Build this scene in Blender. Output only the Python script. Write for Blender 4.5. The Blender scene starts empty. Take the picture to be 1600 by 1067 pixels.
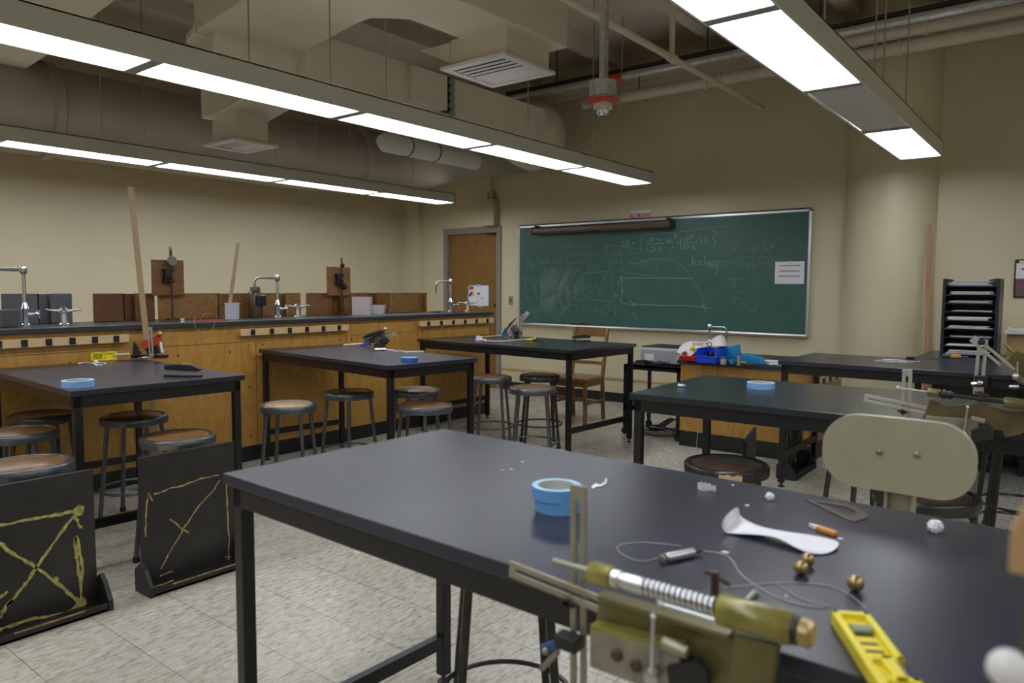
import bpy, bmesh, math, random
from mathutils import Vector, Matrix
random.seed(7)
SC = bpy.context.scene
COL = SC.collection
# ---------------------------------------------------------------- camera
FPX, YAW, PITCH, ROLL, CAM_H = 1144.0, -0.66654, -0.07277, 0.0050, 1.35
fw = Vector((math.sin(YAW)*math.cos(PITCH), math.cos(YAW)*math.cos(PITCH), math.sin(PITCH)))
rt0 = Vector((math.cos(YAW), -math.sin(YAW), 0)); up0 = rt0.cross(fw)
RT = math.cos(ROLL)*rt0 + math.sin(ROLL)*up0; UP = RT.cross(fw)
CAM = Vector((0, 0, CAM_H))
cd = bpy.data.cameras.new('camera'); cam = bpy.data.objects.new('camera', cd); COL.objects.link(cam)
m = Matrix((RT, UP, -fw)).transposed().to_4x4(); m.translation = CAM
cam.matrix_world = m
cd.sensor_width = 36.0; cd.lens = FPX/1600*36.0; cd.clip_start = 0.05; cd.clip_end = 100
cd.dof.use_dof = True; cd.dof.focus_distance = 4.2; cd.dof.aperture_fstop = 3.5
SC.camera = cam
# ---------------------------------------------------------------- world, exposure
w = bpy.data.worlds.new('world'); SC.world = w; w.use_nodes = True
w.node_tree.nodes['Background'].inputs[0].default_value = (0.6, 0.65, 0.8, 1)
w.node_tree.nodes['Background'].inputs[1].default_value = 0.02
SC.view_settings.view_transform = 'Standard'; SC.view_settings.look = 'None'
SC.view_settings.gamma = 1.0; SC.view_settings.use_curve_mapping = False
SC.view_settings.exposure = 0.95
LAMP_E = 5.6
FILL_E = 0.32  # strength of the added upward fill glow

def P(px, py, x=None, y=None, z=None):
    """The point of the room seen at a photo pixel (1600 x 1067) on a plane x=, y= or z=."""
    d = (px-800)*RT - (py-533.5)*UP + FPX*fw
    if z is not None: t = (z-CAM_H)/d.z
    elif x is not None: t = x/d.x
    else: t = y/d.y
    return CAM + t*d

# ---------------------------------------------------------------- materials
M = {}
def mat(name, col, rough=0.5, metal=0.0, spec=0.5, bump=0.0, bscale=60.0, vary=0.0, vscale=4.0, emit=0.0, alpha=1.0, trans=0.0, coat=0.0, stretch=None):
    mt = bpy.data.materials.new(name); mt.use_nodes = True
    nt = mt.node_tree; b = nt.nodes['Principled BSDF']
    b.inputs['Base Color'].default_value = (*col, 1); b.inputs['Roughness'].default_value = rough
    b.inputs['Metallic'].default_value = metal; b.inputs['Specular IOR Level'].default_value = spec
    if trans: b.inputs['Transmission Weight'].default_value = trans
    if alpha < 1: b.inputs['Alpha'].default_value = alpha
    if coat: b.inputs['Coat Weight'].default_value = coat; b.inputs['Coat Roughness'].default_value = 0.15
    if emit:
        b.inputs['Emission Color'].default_value = (*col, 1); b.inputs['Emission Strength'].default_value = emit
    if vary or bump:
        tc = nt.nodes.new('ShaderNodeTexCoord'); src = tc.outputs['Object']
        if stretch:
            mp = nt.nodes.new('ShaderNodeMapping'); mp.inputs['Scale'].default_value = stretch
            nt.links.new(src, mp.inputs[0]); src = mp.outputs[0]
    if vary:
        n = nt.nodes.new('ShaderNodeTexNoise'); n.inputs['Scale'].default_value = vscale; n.inputs['Detail'].default_value = 6
        nt.links.new(src, n.inputs['Vector'])
        r = nt.nodes.new('ShaderNodeValToRGB')
        r.color_ramp.elements[0].position = 0.3; r.color_ramp.elements[1].position = 0.7
        r.color_ramp.elements[0].color = (*[max(0, c*(1-vary)) for c in col], 1)
        r.color_ramp.elements[1].color = (*[min(1, c*(1+vary)) for c in col], 1)
        nt.links.new(n.outputs['Fac'], r.inputs[0]); nt.links.new(r.outputs[0], b.inputs['Base Color'])
    if bump:
        n2 = nt.nodes.new('ShaderNodeTexNoise'); n2.inputs['Scale'].default_value = bscale; n2.inputs['Detail'].default_value = 4
        nt.links.new(src, n2.inputs['Vector'])
        bp = nt.nodes.new('ShaderNodeBump'); bp.inputs['Strength'].default_value = bump; bp.inputs['Distance'].default_value = 0.01
        nt.links.new(n2.outputs['Fac'], bp.inputs['Height']); nt.links.new(bp.outputs[0], b.inputs['Normal'])
    M[name] = mt
    return mt

def wood(name, c1, c2, rough=0.45, scale=(1, 1, 1), wscale=6.0, dist=3.0, coat=0.0, fig=0.0):
    mt = bpy.data.materials.new(name); mt.use_nodes = True
    nt = mt.node_tree; b = nt.nodes['Principled BSDF']; b.inputs['Roughness'].default_value = rough
    if coat: b.inputs['Coat Weight'].default_value = coat; b.inputs['Coat Roughness'].default_value = 0.2
    tc = nt.nodes.new('ShaderNodeTexCoord'); mp = nt.nodes.new('ShaderNodeMapping'); mp.inputs['Scale'].default_value = scale
    nt.links.new(tc.outputs['Object'], mp.inputs[0])
    n = nt.nodes.new('ShaderNodeTexNoise'); n.inputs['Scale'].default_value = wscale; n.inputs['Detail'].default_value = 8
    n.inputs['Distortion'].default_value = dist; n.inputs['Roughness'].default_value = 0.6
    nt.links.new(mp.outputs[0], n.inputs['Vector'])
    r = nt.nodes.new('ShaderNodeValToRGB'); r.color_ramp.elements[0].position = 0.32; r.color_ramp.elements[1].position = 0.68
    r.color_ramp.elements[0].color = (*c1, 1); r.color_ramp.elements[1].color = (*c2, 1)
    nt.links.new(n.outputs['Fac'], r.inputs[0]); nt.links.new(r.outputs[0], b.inputs['Base Color'])
    M[name] = mt
    return mt

mat('wall_paint', (0.63, 0.565, 0.395), 0.42, bump=0.25, bscale=55, vary=0.04, vscale=1.5)
mat('ceiling_paint', (0.68, 0.60, 0.51), 0.8, bump=0.4, bscale=8, vary=0.12, vscale=2)
mat('duct_paint', (0.74, 0.68, 0.55), 0.5, vary=0.06, vscale=2)
mat('duct_round', (0.36, 0.31, 0.25), 0.5, vary=0.07, vscale=2)
mat('fixture_metal', (0.62, 0.64, 0.58), 0.45)
mat('fixture_edge', (0.30, 0.29, 0.27), 0.5)
mat('dead_lens', (0.62, 0.60, 0.62), 0.5)
mat('lens', (0.90, 0.95, 1.0), 0.4, emit=LAMP_E)
mat('ceiling_fill', (0.95, 0.95, 0.92), 0.4, emit=FILL_E)  # glow for the added fill strips, not a fixture finish
mat('table_top', (0.026, 0.026, 0.042), 0.30, spec=0.42, vary=0.22, vscale=2.2, bump=0.05, bscale=200)
mat('table_top_dark', (0.017, 0.021, 0.026), 0.25, spec=0.5, vary=0.22, vscale=2.2, bump=0.05, bscale=200)
mat('black_steel', (0.006, 0.006, 0.008), 0.38)
mat('counter_slate', (0.03, 0.031, 0.036), 0.35, vary=0.2)
mat('black_rubber', (0.012, 0.012, 0.014), 0.45)
mat('stool_steel', (0.105, 0.11, 0.12), 0.28, metal=0.5, vary=0.2, vscale=25)
mat('stool_dark', (0.045, 0.043, 0.041), 0.26, metal=0.45, vary=0.25, vscale=25)
mat('stool_brown', (0.05, 0.038, 0.028), 0.3, metal=0.2, vary=0.3, vscale=25)
mat('silver', (0.62, 0.62, 0.64), 0.32, metal=1.0, vary=0.08, vscale=30)
mat('chrome', (0.72, 0.74, 0.78), 0.16, metal=1.0)
mat('aluminium', (0.33, 0.31, 0.24), 0.42, metal=0.6, vary=0.18, vscale=20)
mat('bar_pale', (0.46, 0.45, 0.39), 0.4, metal=0.5, vary=0.12, vscale=20)
mat('brass', (0.40, 0.29, 0.14), 0.33, metal=0.85, vary=0.08, vscale=40)
mat('olive_metal', (0.24, 0.21, 0.045), 0.34, metal=0.3, vary=0.45, vscale=25, coat=0.3)
mat('olive_plate', (0.135, 0.115, 0.035), 0.36, metal=0.3, vary=0.25, vscale=12, coat=0.3)
mat('rust_plate', (0.105, 0.075, 0.036), 0.45, metal=0.2, vary=0.4, vscale=14)
mat('plate_grey', (0.27, 0.25, 0.20), 0.38, metal=0.6, vary=0.25, vscale=20)
mat('dark_iron', (0.03, 0.028, 0.028), 0.45, metal=0.4)
mat('rust_iron', (0.09, 0.05, 0.035), 0.5, metal=0.4)
mat('blue_paint', (0.03, 0.10, 0.28), 0.35)
mat('red_paint', (0.55, 0.05, 0.03), 0.35)
mat('tape_blue', (0.13, 0.36, 0.72), 0.55)
mat('tape_blue_light', (0.24, 0.46, 0.85), 0.55)
mat('tape_core', (0.55, 0.58, 0.56), 0.7)
mat('tape_end', (0.35, 0.60, 0.85), 0.6)
mat('tape_deep', (0.02, 0.14, 0.60), 0.55)
mat('paper', (0.80, 0.79, 0.86), 0.7)
mat('paper_print', (0.10, 0.10, 0.13), 0.7)
mat('red_print', (0.55, 0.06, 0.07), 0.6)
mat('chalk', (0.26, 0.35, 0.32), 0.9)
mat('chalk_faint', (0.165, 0.26, 0.235), 0.9)
mat('chalk_yellow', (0.36, 0.33, 0.09), 0.9, vary=0.5, vscale=40)
mat('chalk_tan', (0.36, 0.25, 0.10), 0.9, vary=0.5, vscale=40)
mat('board_black', (0.018, 0.017, 0.016), 0.5, vary=0.45, vscale=5)
mat('yellow_plastic', (0.80, 0.66, 0.03), 0.35)
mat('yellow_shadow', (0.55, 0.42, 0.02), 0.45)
mat('white_plastic', (0.75, 0.74, 0.74), 0.35)
mat('clear_plastic', (0.80, 0.72, 0.74), 0.3, alpha=0.4)
mat('tub_plastic', (0.72, 0.70, 0.78), 0.35, alpha=0.85)
mat('cream_paint', (0.37, 0.345, 0.245), 0.32, vary=0.05, vscale=12, bump=0.05, bscale=120)
mat('blue_plastic', (0.01, 0.06, 0.62), 0.3)
mat('blue_dark', (0.005, 0.01, 0.04), 0.5)
mat('teal_plastic', (0.01, 0.22, 0.50), 0.4)
mat('red_plastic', (0.50, 0.01, 0.015), 0.3)
mat('bag_plastic', (0.80, 0.77, 0.76), 0.4, bump=0.6, bscale=25)
mat('grey_plastic', (0.36, 0.36, 0.40), 0.4)
mat('dark_plastic', (0.012, 0.012, 0.016), 0.4)
mat('navy_plastic', (0.012, 0.014, 0.03), 0.35)
mat('door_frame', (0.26, 0.22, 0.20), 0.4)
mat('screen_case', (0.11, 0.075, 0.062), 0.3, metal=0.3)
mat('screen_side', (0.02, 0.015, 0.012), 0.5)
mat('board_frame', (0.60, 0.60, 0.62), 0.28, metal=0.7)
mat('galvanized', (0.55, 0.58, 0.60), 0.35, metal=0.6, vary=0.2, vscale=30)
mat('pipe_paint', (0.68, 0.61, 0.50), 0.5)
mat('cream_box', (0.50, 0.45, 0.31), 0.45)
mat('strip_tan', (0.60, 0.42, 0.22), 0.5)
mat('baseboard_black', (0.012, 0.012, 0.013), 0.4)
mat('grille_white', (0.78, 0.75, 0.78), 0.5)
mat('wire', (0.40, 0.39, 0.38), 0.5, metal=0.3)
mat('orange', (0.70, 0.28, 0.05), 0.5)
mat('green_rubber', (0.02, 0.12, 0.08), 0.5)
mat('grey_board', (0.11, 0.115, 0.13), 0.55, vary=0.25, vscale=6)
mat('dark_glass', (0.05, 0.05, 0.05), 0.1)
mat('jar_glass', (0.36, 0.38, 0.26), 0.2)
mat('bottle_brown', (0.09, 0.05, 0.03), 0.25)
wood('panel_wood', (0.35, 0.170, 0.032), (0.48, 0.262, 0.060), 0.36, (0.7, 0.7, 0.28), 7, 4.0, coat=0.25)
wood('door_wood', (0.20, 0.095, 0.024), (0.27, 0.135, 0.038), 0.4, (8, 1, 0.6), 5, 1.0)
wood('hardboard', (0.12, 0.058, 0.022), (0.27, 0.140, 0.055), 0.36, (1, 1, 1), 10, 2.0, coat=0.2)
wood('hardboard_pale', (0.26, 0.135, 0.045), (0.56, 0.37, 0.16), 0.42, (1, 1, 1), 6, 3.0, coat=0.15)
wood('hardboard_dark', (0.035, 0.022, 0.015), (0.10, 0.055, 0.028), 0.3, (1, 1, 1), 8, 2.0, coat=0.3)
wood('chair_wood', (0.17, 0.075, 0.022), (0.28, 0.14, 0.045), 0.35, (1, 1, 0.4), 8, 1.5, coat=0.2)
wood('ruler_wood', (0.36, 0.25, 0.13), (0.46, 0.33, 0.19), 0.5, (1, 1, 0.3), 12, 1.0)
wood('ruler_grey', (0.30, 0.25, 0.17), (0.42, 0.35, 0.25), 0.5, (1, 1, 0.3), 14, 1.0)
wood('red_ruler', (0.36, 0.17, 0.08), (0.50, 0.27, 0.14), 0.5, (1, 1, 0.3), 14, 1.0)
wood('ply_brown', (0.15, 0.065, 0.020), (0.27, 0.125, 0.04), 0.45, (1, 0.7, 1.6), 8, 5.0)
wood('ply_mid', (0.18, 0.085, 0.025), (0.36, 0.185, 0.06), 0.45, (1, 0.7, 1.6), 7, 5.0)
wood('ply_dark', (0.10, 0.035, 0.014), (0.18, 0.075, 0.028), 0.4, (1, 0.7, 1.6), 8, 5.0)
wood('block_wood', (0.40, 0.24, 0.10), (0.55, 0.35, 0.17), 0.45, (1, 1, 0.3), 9, 1.0)

# floor: vinyl tiles with flecks
def floor_mat():
    mt = bpy.data.materials.new('vinyl_tile'); mt.use_nodes = True; nt = mt.node_tree; b = nt.nodes['Principled BSDF']
    tc = nt.nodes.new('ShaderNodeTexCoord')
    mp = nt.nodes.new('ShaderNodeMapping'); mp.inputs['Scale'].default_value = (38, 11, 1); mp.inputs['Rotation'].default_value = (0, 0, 0.5)
    nt.links.new(tc.outputs['Object'], mp.inputs[0])
    n = nt.nodes.new('ShaderNodeTexNoise'); n.inputs['Scale'].default_value = 1.6; n.inputs['Detail'].default_value = 8; n.inputs['Roughness'].default_value = 0.75
    nt.links.new(mp.outputs[0], n.inputs['Vector'])
    r = nt.nodes.new('ShaderNodeValToRGB')
    e = r.color_ramp.elements; e[0].position = 0.34; e[0].color = (0.26, 0.22, 0.165, 1); e[1].position = 0.50; e[1].color = (0.53, 0.49, 0.415, 1)
    e2 = e.new(0.66); e2.color = (0.65, 0.62, 0.555, 1)
    nt.links.new(n.outputs['Fac'], r.inputs[0])
    big = nt.nodes.new('ShaderNodeTexNoise'); big.inputs['Scale'].default_value = 1.3; big.inputs['Detail'].default_value = 5
    nt.links.new(tc.outputs['Object'], big.inputs['Vector'])
    br = nt.nodes.new('ShaderNodeTexBrick'); br.offset = 0.0
    br.inputs['Scale'].default_value = 1.0; br.inputs['Brick Width'].default_value = 0.305; br.inputs['Row Height'].default_value = 0.305
    br.inputs['Mortar Size'].default_value = 0.0016; br.inputs['Color1'].default_value = (1, 1, 1, 1); br.inputs['Color2'].default_value = (0.90, 0.90, 0.90, 1)
    br.inputs['Mortar'].default_value = (0.42, 0.40, 0.36, 1)
    nt.links.new(tc.outputs['Object'], br.inputs['Vector'])
    mx = nt.nodes.new('ShaderNodeMix'); mx.data_type = 'RGBA'; mx.blend_type = 'MULTIPLY'; mx.inputs['Factor'].default_value = 1
    nt.links.new(r.outputs[0], mx.inputs['A']); nt.links.new(br.outputs['Color'], mx.inputs['B'])
    nt.links.new(mx.outputs['Result'], b.inputs['Base Color'])
    rr = nt.nodes.new('ShaderNodeMapRange'); rr.inputs['To Min'].default_value = 0.18; rr.inputs['To Max'].default_value = 0.36
    nt.links.new(big.outputs['Fac'], rr.inputs['Value']); nt.links.new(rr.outputs[0], b.inputs['Roughness'])
    bp = nt.nodes.new('ShaderNodeBump'); bp.inputs['Strength'].default_value = 0.12; bp.inputs['Distance'].default_value = 0.002
    nt.links.new(n.outputs['Fac'], bp.inputs['Height']); nt.links.new(bp.outputs[0], b.inputs['Normal'])
    M['vinyl_tile'] = mt
floor_mat()
# chalkboard: green with eraser smears and chalk dust of their own shapes
def board_mat():
    mt = bpy.data.materials.new('chalkboard_green'); mt.use_nodes = True; nt = mt.node_tree; b = nt.nodes['Principled BSDF']
    b.inputs['Roughness'].default_value = 0.45
    tc = nt.nodes.new('ShaderNodeTexCoord')
    n = nt.nodes.new('ShaderNodeTexNoise'); n.inputs['Scale'].default_value = 2.4; n.inputs['Detail'].default_value = 9; n.inputs['Distortion'].default_value = 2.5
    nt.links.new(tc.outputs['Object'], n.inputs['Vector'])
    # dust patch: lower left part of the board
    sp = nt.nodes.new('ShaderNodeVectorMath'); sp.operation = 'SUBTRACT'; sp.inputs[1].default_value = (0.48, 0, 0.40)
    nt.links.new(tc.outputs['Object'], sp.inputs[0])
    sc = nt.nodes.new('ShaderNodeVectorMath'); sc.operation = 'MULTIPLY'; sc.inputs[1].default_value = (1.7, 0, 2.6)
    nt.links.new(sp.outputs[0], sc.inputs[0])
    ln = nt.nodes.new('ShaderNodeVectorMath'); ln.operation = 'LENGTH'; nt.links.new(sc.outputs[0], ln.inputs[0])
    mr = nt.nodes.new('ShaderNodeMapRange'); mr.inputs['From Min'].default_value = 1.0; mr.inputs['From Max'].default_value = 0.35
    mr.inputs['To Min'].default_value = 0.10; mr.inputs['To Max'].default_value = 0.85
    nt.links.new(ln.outputs['Value'], mr.inputs['Value'])
    r = nt.nodes.new('ShaderNodeMapRange'); r.inputs['From Min'].default_value = 0.42; r.inputs['From Max'].default_value = 0.75
    nt.links.new(n.outputs['Fac'], r.inputs['Value'])
    mu = nt.nodes.new('ShaderNodeMath'); mu.operation = 'MULTIPLY'; nt.links.new(mr.outputs[0], mu.inputs[0]); nt.links.new(r.outputs[0], mu.inputs[1])
    mx = nt.nodes.new('ShaderNodeMix'); mx.data_type = 'RGBA'
    mx.inputs['A'].default_value = (0.034, 0.110, 0.092, 1); mx.inputs['B'].default_value = (0.19, 0.28, 0.245, 1)
    nt.links.new(mu.outputs[0], mx.inputs['Factor']); nt.links.new(mx.outputs['Result'], b.inputs['Base Color'])
    M['chalkboard_green'] = mt
board_mat()

# ---------------------------------------------------------------- mesh helpers
class MB:
    def __init__(s): s.bm = bmesh.new()
    def box(s, lo, hi, rz=0.0, piv=None, mtx=None):
        vs = [Vector((x, y, z)) for x in (lo[0], hi[0]) for y in (lo[1], hi[1]) for z in (lo[2], hi[2])]
        if rz:
            c = Vector(piv) if piv else Vector(((lo[0]+hi[0])/2, (lo[1]+hi[1])/2, 0)); R = Matrix.Rotation(rz, 3, 'Z')
            vs = [R @ (v-c) + c for v in vs]
        if mtx: vs = [mtx @ v for v in vs]
        b = [s.bm.verts.new(v) for v in vs]
        for f in ((0,1,3,2),(4,6,7,5),(0,4,5,1),(2,3,7,6),(0,2,6,4),(1,5,7,3)): s.bm.faces.new([b[i] for i in f])
        return s
    def prism(s, pts, d):
        """polygon pts (3-D, planar) swept by vector d"""
        d = Vector(d); a = [s.bm.verts.new(Vector(p)) for p in pts]; b = [s.bm.verts.new(Vector(p)+d) for p in pts]
        n = len(a); s.bm.faces.new(a); s.bm.faces.new(b[::-1])
        for i in range(n): s.bm.faces.new([a[i], b[i], b[(i+1) % n], a[(i+1) % n]])
        return s
    def ring(s, c, ax, r, n, rx=None):
        ax = Vector(ax).normalized(); h = Vector((0, 0, 1)) if abs(ax.z) < 0.9 else Vector((1, 0, 0))
        u = ax.cross(h).normalized(); v = ax.cross(u)
        return [s.bm.verts.new(Vector(c) + r*math.cos(2*math.pi*i/n)*u + r*math.sin(2*math.pi*i/n)*v) for i in range(n)]
    def tube(s, pts, r, n=10, closed=False):
        pts = [Vector(p) for p in pts]; k = len(pts); rs = r if isinstance(r, (list, tuple)) else [r]*k
        rings = []; prev = None
        for i, p in enumerate(pts):
            if closed: t = pts[(i+1) % k]-pts[i-1]
            else: t = (pts[min(i+1, k-1)]-pts[max(i-1, 0)])
            t.normalize()
            if prev is None:
                h = Vector((0, 0, 1)) if abs(t.z) < 0.9 else Vector((1, 0, 0)); u = t.cross(h).normalized()
            else: u = (prev - t*prev.dot(t)).normalized()
            prev = u; v = t.cross(u)
            rings.append([s.bm.verts.new(p + rs[i]*math.cos(2*math.pi*j/n)*u + rs[i]*math.sin(2*math.pi*j/n)*v) for j in range(n)])
        for i in range(k if closed else k-1):
            a, b = rings[i], rings[(i+1) % k]
            for j in range(n): s.bm.faces.new([a[j], a[(j+1) % n], b[(j+1) % n], b[j]])
        if not closed: s.bm.faces.new(rings[0][::-1]); s.bm.faces.new(rings[-1])
        return s
    def lathe(s, prof, c=(0, 0, 0), ax=(0, 0, 1), n=28, closed=False):
        """prof: (radius, height) pairs"""
        c = Vector(c); ax = Vector(ax).normalized(); rings = []
        for r, h in prof: rings.append(s.ring(c+ax*h, ax, max(r, 1e-4), n))
        k = len(rings)
        for i in range(k if closed else k-1):
            a, b = rings[i], rings[(i+1) % k]
            for j in range(n): s.bm.faces.new([a[j], a[(j+1) % n], b[(j+1) % n], b[j]])
        if not closed: s.bm.faces.new(rings[0][::-1]); s.bm.faces.new(rings[-1])
        return s
    def ball(s, c, r, sub=3, jit=0.0):
        g = bmesh.ops.create_icosphere(s.bm, subdivisions=sub, radius=r)
        for v in g['verts']:
            if jit: v.co *= 1+random.uniform(-jit, jit)
            v.co += Vector(c)
        return s
    def strip(s, pts, wd, nrm, lift=0.0):
        """flat ribbon of width wd along pts, lying in the plane with normal nrm"""
        nrm = Vector(nrm).normalized(); pts = [Vector(p)+nrm*lift for p in pts]; L = []
        for i, p in enumerate(pts):
            t = (pts[min(i+1, len(pts)-1)]-pts[max(i-1, 0)]).normalized(); q = t.cross(nrm)*(wd[i] if isinstance(wd, list) else wd)/2
            L.append((s.bm.verts.new(p+q), s.bm.verts.new(p-q)))
        for a, b in zip(L, L[1:]): s.bm.faces.new([a[0], b[0], b[1], a[1]])
        return s
    def build(s, name, mt, parent=None, bevel=0.0, smooth=False, world=False, seg=2):
        if world and parent is not None:
            wm = parent.matrix_basis.copy(); q_ = parent.parent
            while q_ is not None: wm = q_.matrix_basis @ wm; q_ = q_.parent
            im = wm.inverted()
            for v in s.bm.verts: v.co = im @ v.co
        bmesh.ops.recalc_face_normals(s.bm, faces=s.bm.faces)
        me = bpy.data.meshes.new(name); s.bm.to_mesh(me); s.bm.free()
        o = bpy.data.objects.new(name, me); COL.objects.link(o); me.materials.append(M[mt] if isinstance(mt, str) else mt)
        if parent is not None: o.parent = parent
        if bevel:
            bv = o.modifiers.new('bevel', 'BEVEL'); bv.width = bevel; bv.segments = seg; bv.limit_method = 'ANGLE'; bv.angle_limit = 0.7
        if smooth:
            for p in me.polygons: p.use_smooth = True
            if smooth != 'all':
                try: me.set_sharp_from_angle(angle=0.7)
                except Exception: pass
        return o
def thing(name, label, cat, loc=(0, 0, 0), rz=0.0, group=None):
    o = bpy.data.objects.new(name, None); COL.objects.link(o); o.empty_display_size = 0.1
    o.location = loc; o.rotation_euler = (0, 0, rz); o['label'] = label; o['category'] = cat
    if group: o['group'] = group
    bpy.context.view_layer.update() if False else None
    o.matrix_basis = Matrix.Translation(Vector(loc)) @ Matrix.Rotation(rz, 4, 'Z')
    return o
def tag(o, label, cat, group=None):
    o['label'] = label; o['category'] = cat
    if group: o['group'] = group
    return o
def struct(name, mb, mt, parent=None, **k):
    o = mb.build(name, mt, parent, **k)
    o['kind'] = 'structure'
    return o
def dup(root, loc, rz, label, group=None):
    r = root.copy(); COL.objects.link(r); r.matrix_basis = Matrix.Translation(Vector(loc)) @ Matrix.Rotation(rz, 4, 'Z'); r['label'] = label
    if group: r['group'] = group
    for ch in list(root.children):
        c = ch.copy(); COL.objects.link(c); c.parent = r
        for g in list(ch.children):
            d = g.copy(); COL.objects.link(d); d.parent = c
    return r
def text_obj(name, body, size, mt, parent, loc, rot, ext=0.0005, sx=1.0, bold=0.0, align='CENTER'):
    cu = bpy.data.curves.new(name, 'FONT'); cu.body = body; cu.size = size; cu.extrude = ext; cu.offset = bold
    cu.align_x = align; cu.align_y = 'CENTER'
    t = bpy.data.objects.new(name+'_src', cu); COL.objects.link(t)
    dg = bpy.context.evaluated_depsgraph_get(); dg.update()
    me = bpy.data.meshes.new_from_object(t.evaluated_get(dg)); bpy.data.objects.remove(t)
    me.materials.clear(); me.materials.append(M[mt])
    o = bpy.data.objects.new(name, me); COL.objects.link(o)
    o.location = loc; o.rotation_euler = rot; o.scale = (sx, 1, 1)
    if parent is not None: o.parent = parent
    return o

# ---------------------------------------------------------------- room shell
YB, XL, XR, YF, ZC = 7.596, -7.95, 3.2, -3.6, 4.0
struct('floor', MB().box((XL-.1, YF-.1, -.1), (XR+.1, YB+.1, 0)), 'vinyl_tile')
struct('wall_left', MB().box((XL-.1, YF, 0), (XL, YB+.1, ZC)), 'wall_paint')
wb = MB().box((XL, YB, 0), (-7.13, YB+.12, ZC)).box((-6.23, YB, 0), (XR, YB+.12, ZC)).box((-7.13, YB, 2.12), (-6.23, YB+.12, ZC)).box((-7.13, YB+.08, 0), (-6.23, YB+.12, 2.12))
struct('wall_back', wb, 'wall_paint')
struct('wall_right', MB().box((XR, YF, 0), (XR+.1, YB+.1, ZC)), 'wall_paint')
struct('wall_front', MB().box((XL-.1, YF-.1, 0), (XR+.1, YF, ZC)), 'wall_paint')
cb = MB().box((XL-.1, YF-.1, ZC), (XR+.1, YB+.1, ZC+.1))
for i in range(9):
    x = XL + 1.05 + i*1.25
    cb.box((x, YF, ZC-.16), (x+.13, YB, ZC+.01))
struct('ceiling', cb, 'ceiling_paint')
struct('pilaster_corner', MB().box((XL, 7.498, 0), (-7.618, YB, ZC)), 'wall_paint')
# round column half sunk in the back wall
cc = Vector((-1.50, 7.68, 0))
struct('column_round', MB().lathe([(.40, 0), (.40, ZC)], cc, n=64), 'wall_paint', smooth=True)
struct('trim_column_joint', MB().lathe([(.399, 1.86), (.402, 1.862), (.402, 1.866), (.399, 1.868)], cc, n=64), 'wall_paint', smooth=True)
# baseboards
struct('baseboard_back', MB().box((-6.15, YB-.012, 0), (XR, YB, .11)).box((XL, YB-.012, 0), (-7.2, YB, .11)), 'baseboard_black')
struct('baseboard_left', MB().box((XL, YF, 0), (XL+.012, 7.49, .11)), 'baseboard_black')
struct('baseboard_column', MB().lathe([(.41, 0), (.41, .11), (.40, .11), (.40, 0)], cc, n=64, closed=True), 'baseboard_black')
# thin raceway along the wall below the board
zc = P(1000, 594, y=YB).z
struct('trim_raceway', MB().box((-6.14, YB-.018, zc-.012), (XR, YB, zc+.012)), 'strip_tan')
# door
d = bpy.data.objects.new('door_1', None); COL.objects.link(d); d['kind'] = 'structure'; d.location = (-6.68, YB+.03, 0)
d.matrix_basis = Matrix.Translation((-6.68, YB+.03, 0))
struct('door_panel', MB().box((-.445, 0, .01), (.445, .045, 2.09)), 'door_wood', d)
struct('door_frame', MB().box((-.52, -.05, 0), (-.445, .05, 2.17)).box((.445, -.05, 0), (.52, .05, 2.17)).box((-.445, -.05, 2.09), (.445, .05, 2.17)), 'door_frame', d)
struct('door_lock', MB().lathe([(.022, 0), (.022, .02), (.01, .03)], (.40, -.002, 1.12), (0, -1, 0), 16), 'dark_iron', d)
struct('door_handle', MB().tube([(.40, 0, .93), (.40, -.05, .93), (.29, -.055, .93)], .011), 'silver', d, smooth=True)
struct('door_closer', MB().box((.28, -.045, 2.06), (.41, 0, 2.10)), 'dark_iron', d)

# ---------------------------------------------------------------- hanging light fixtures
def fixture(x, y0, y1, label, lit=None, joint=1.27, ref=6.80, w_=.31, z=2.42, rods=(), rtop=None):
    t = thing('pendant_light', label, 'ceiling light', (x, y1, z), 0, 'suspended fluorescent light rows')
    L = y1-y0; h = .115; q = w_/2
    hb = MB()
    hb.box((-q, -L, 0), (-q+.012, 0, h)).box((q-.012, -L, 0), (q, 0, h)).box((-q, -L, h-.01), (q, 0, h)).box((-q, -.012, 0), (q, 0, h)).box((-q, -L, 0), (q, -L+.012, h))
    hb.build('housing', 'fixture_metal', t, bevel=.002)
    MB().box((-q+.06, -L+.05, h-.001), (q-.06, -.05, h+.004)).build('fill_strip', 'ceiling_fill', t)  # added glowing strip on the housing top, fills light onto ceiling and ducts
    k = 0; y = 0.0
    while y > -L+.05:
        a = y-.018; b = max(y-joint+.036, -L+.012)
        off = lit is not None and k in lit
        MB().box((-q+.02, b, .006), (q-.02, a-.006, .010)).build('diffuser', 'dead_lens' if off else 'lens', t)
        MB().box((-q+.012, b-.060, -.001), (q-.012, b+.001, .016)).build('cross_bar', 'fixture_edge', t)
        k += 1; y -= joint
    for yy in rods:
        MB().tube([(0, yy-y1, h), (0, yy-y1, (rtop if (rtop and yy < 4.8) else ZC)-z)], .005, 6).build('hanger_rod', 'fixture_edge', t)
    return t
fixture(-3.70, -2.4, 6.82, 'long lit pendant light row crossing the upper left, above the middle tables', rods=(6.42, 5.9, 4.9, 3.35, 2.9, 2.35, .6, -1), joint=1.265, rtop=3.09)
fixture(-6.50, -2.4, 6.90, 'long lit pendant light row nearest the left wall, under the round duct', rods=(6.3, 5.35, 4.9, 4.4, 3.1, 2.75, .6, -1), joint=1.23)
fixture(-1.13, -2.4, 6.80, 'pendant light row at upper right with one unlit grey panel', lit=[1], rods=(6.1, 5.35, 5.1, 4.0, 2.7, 1.4, -1), joint=1.31)
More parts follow.
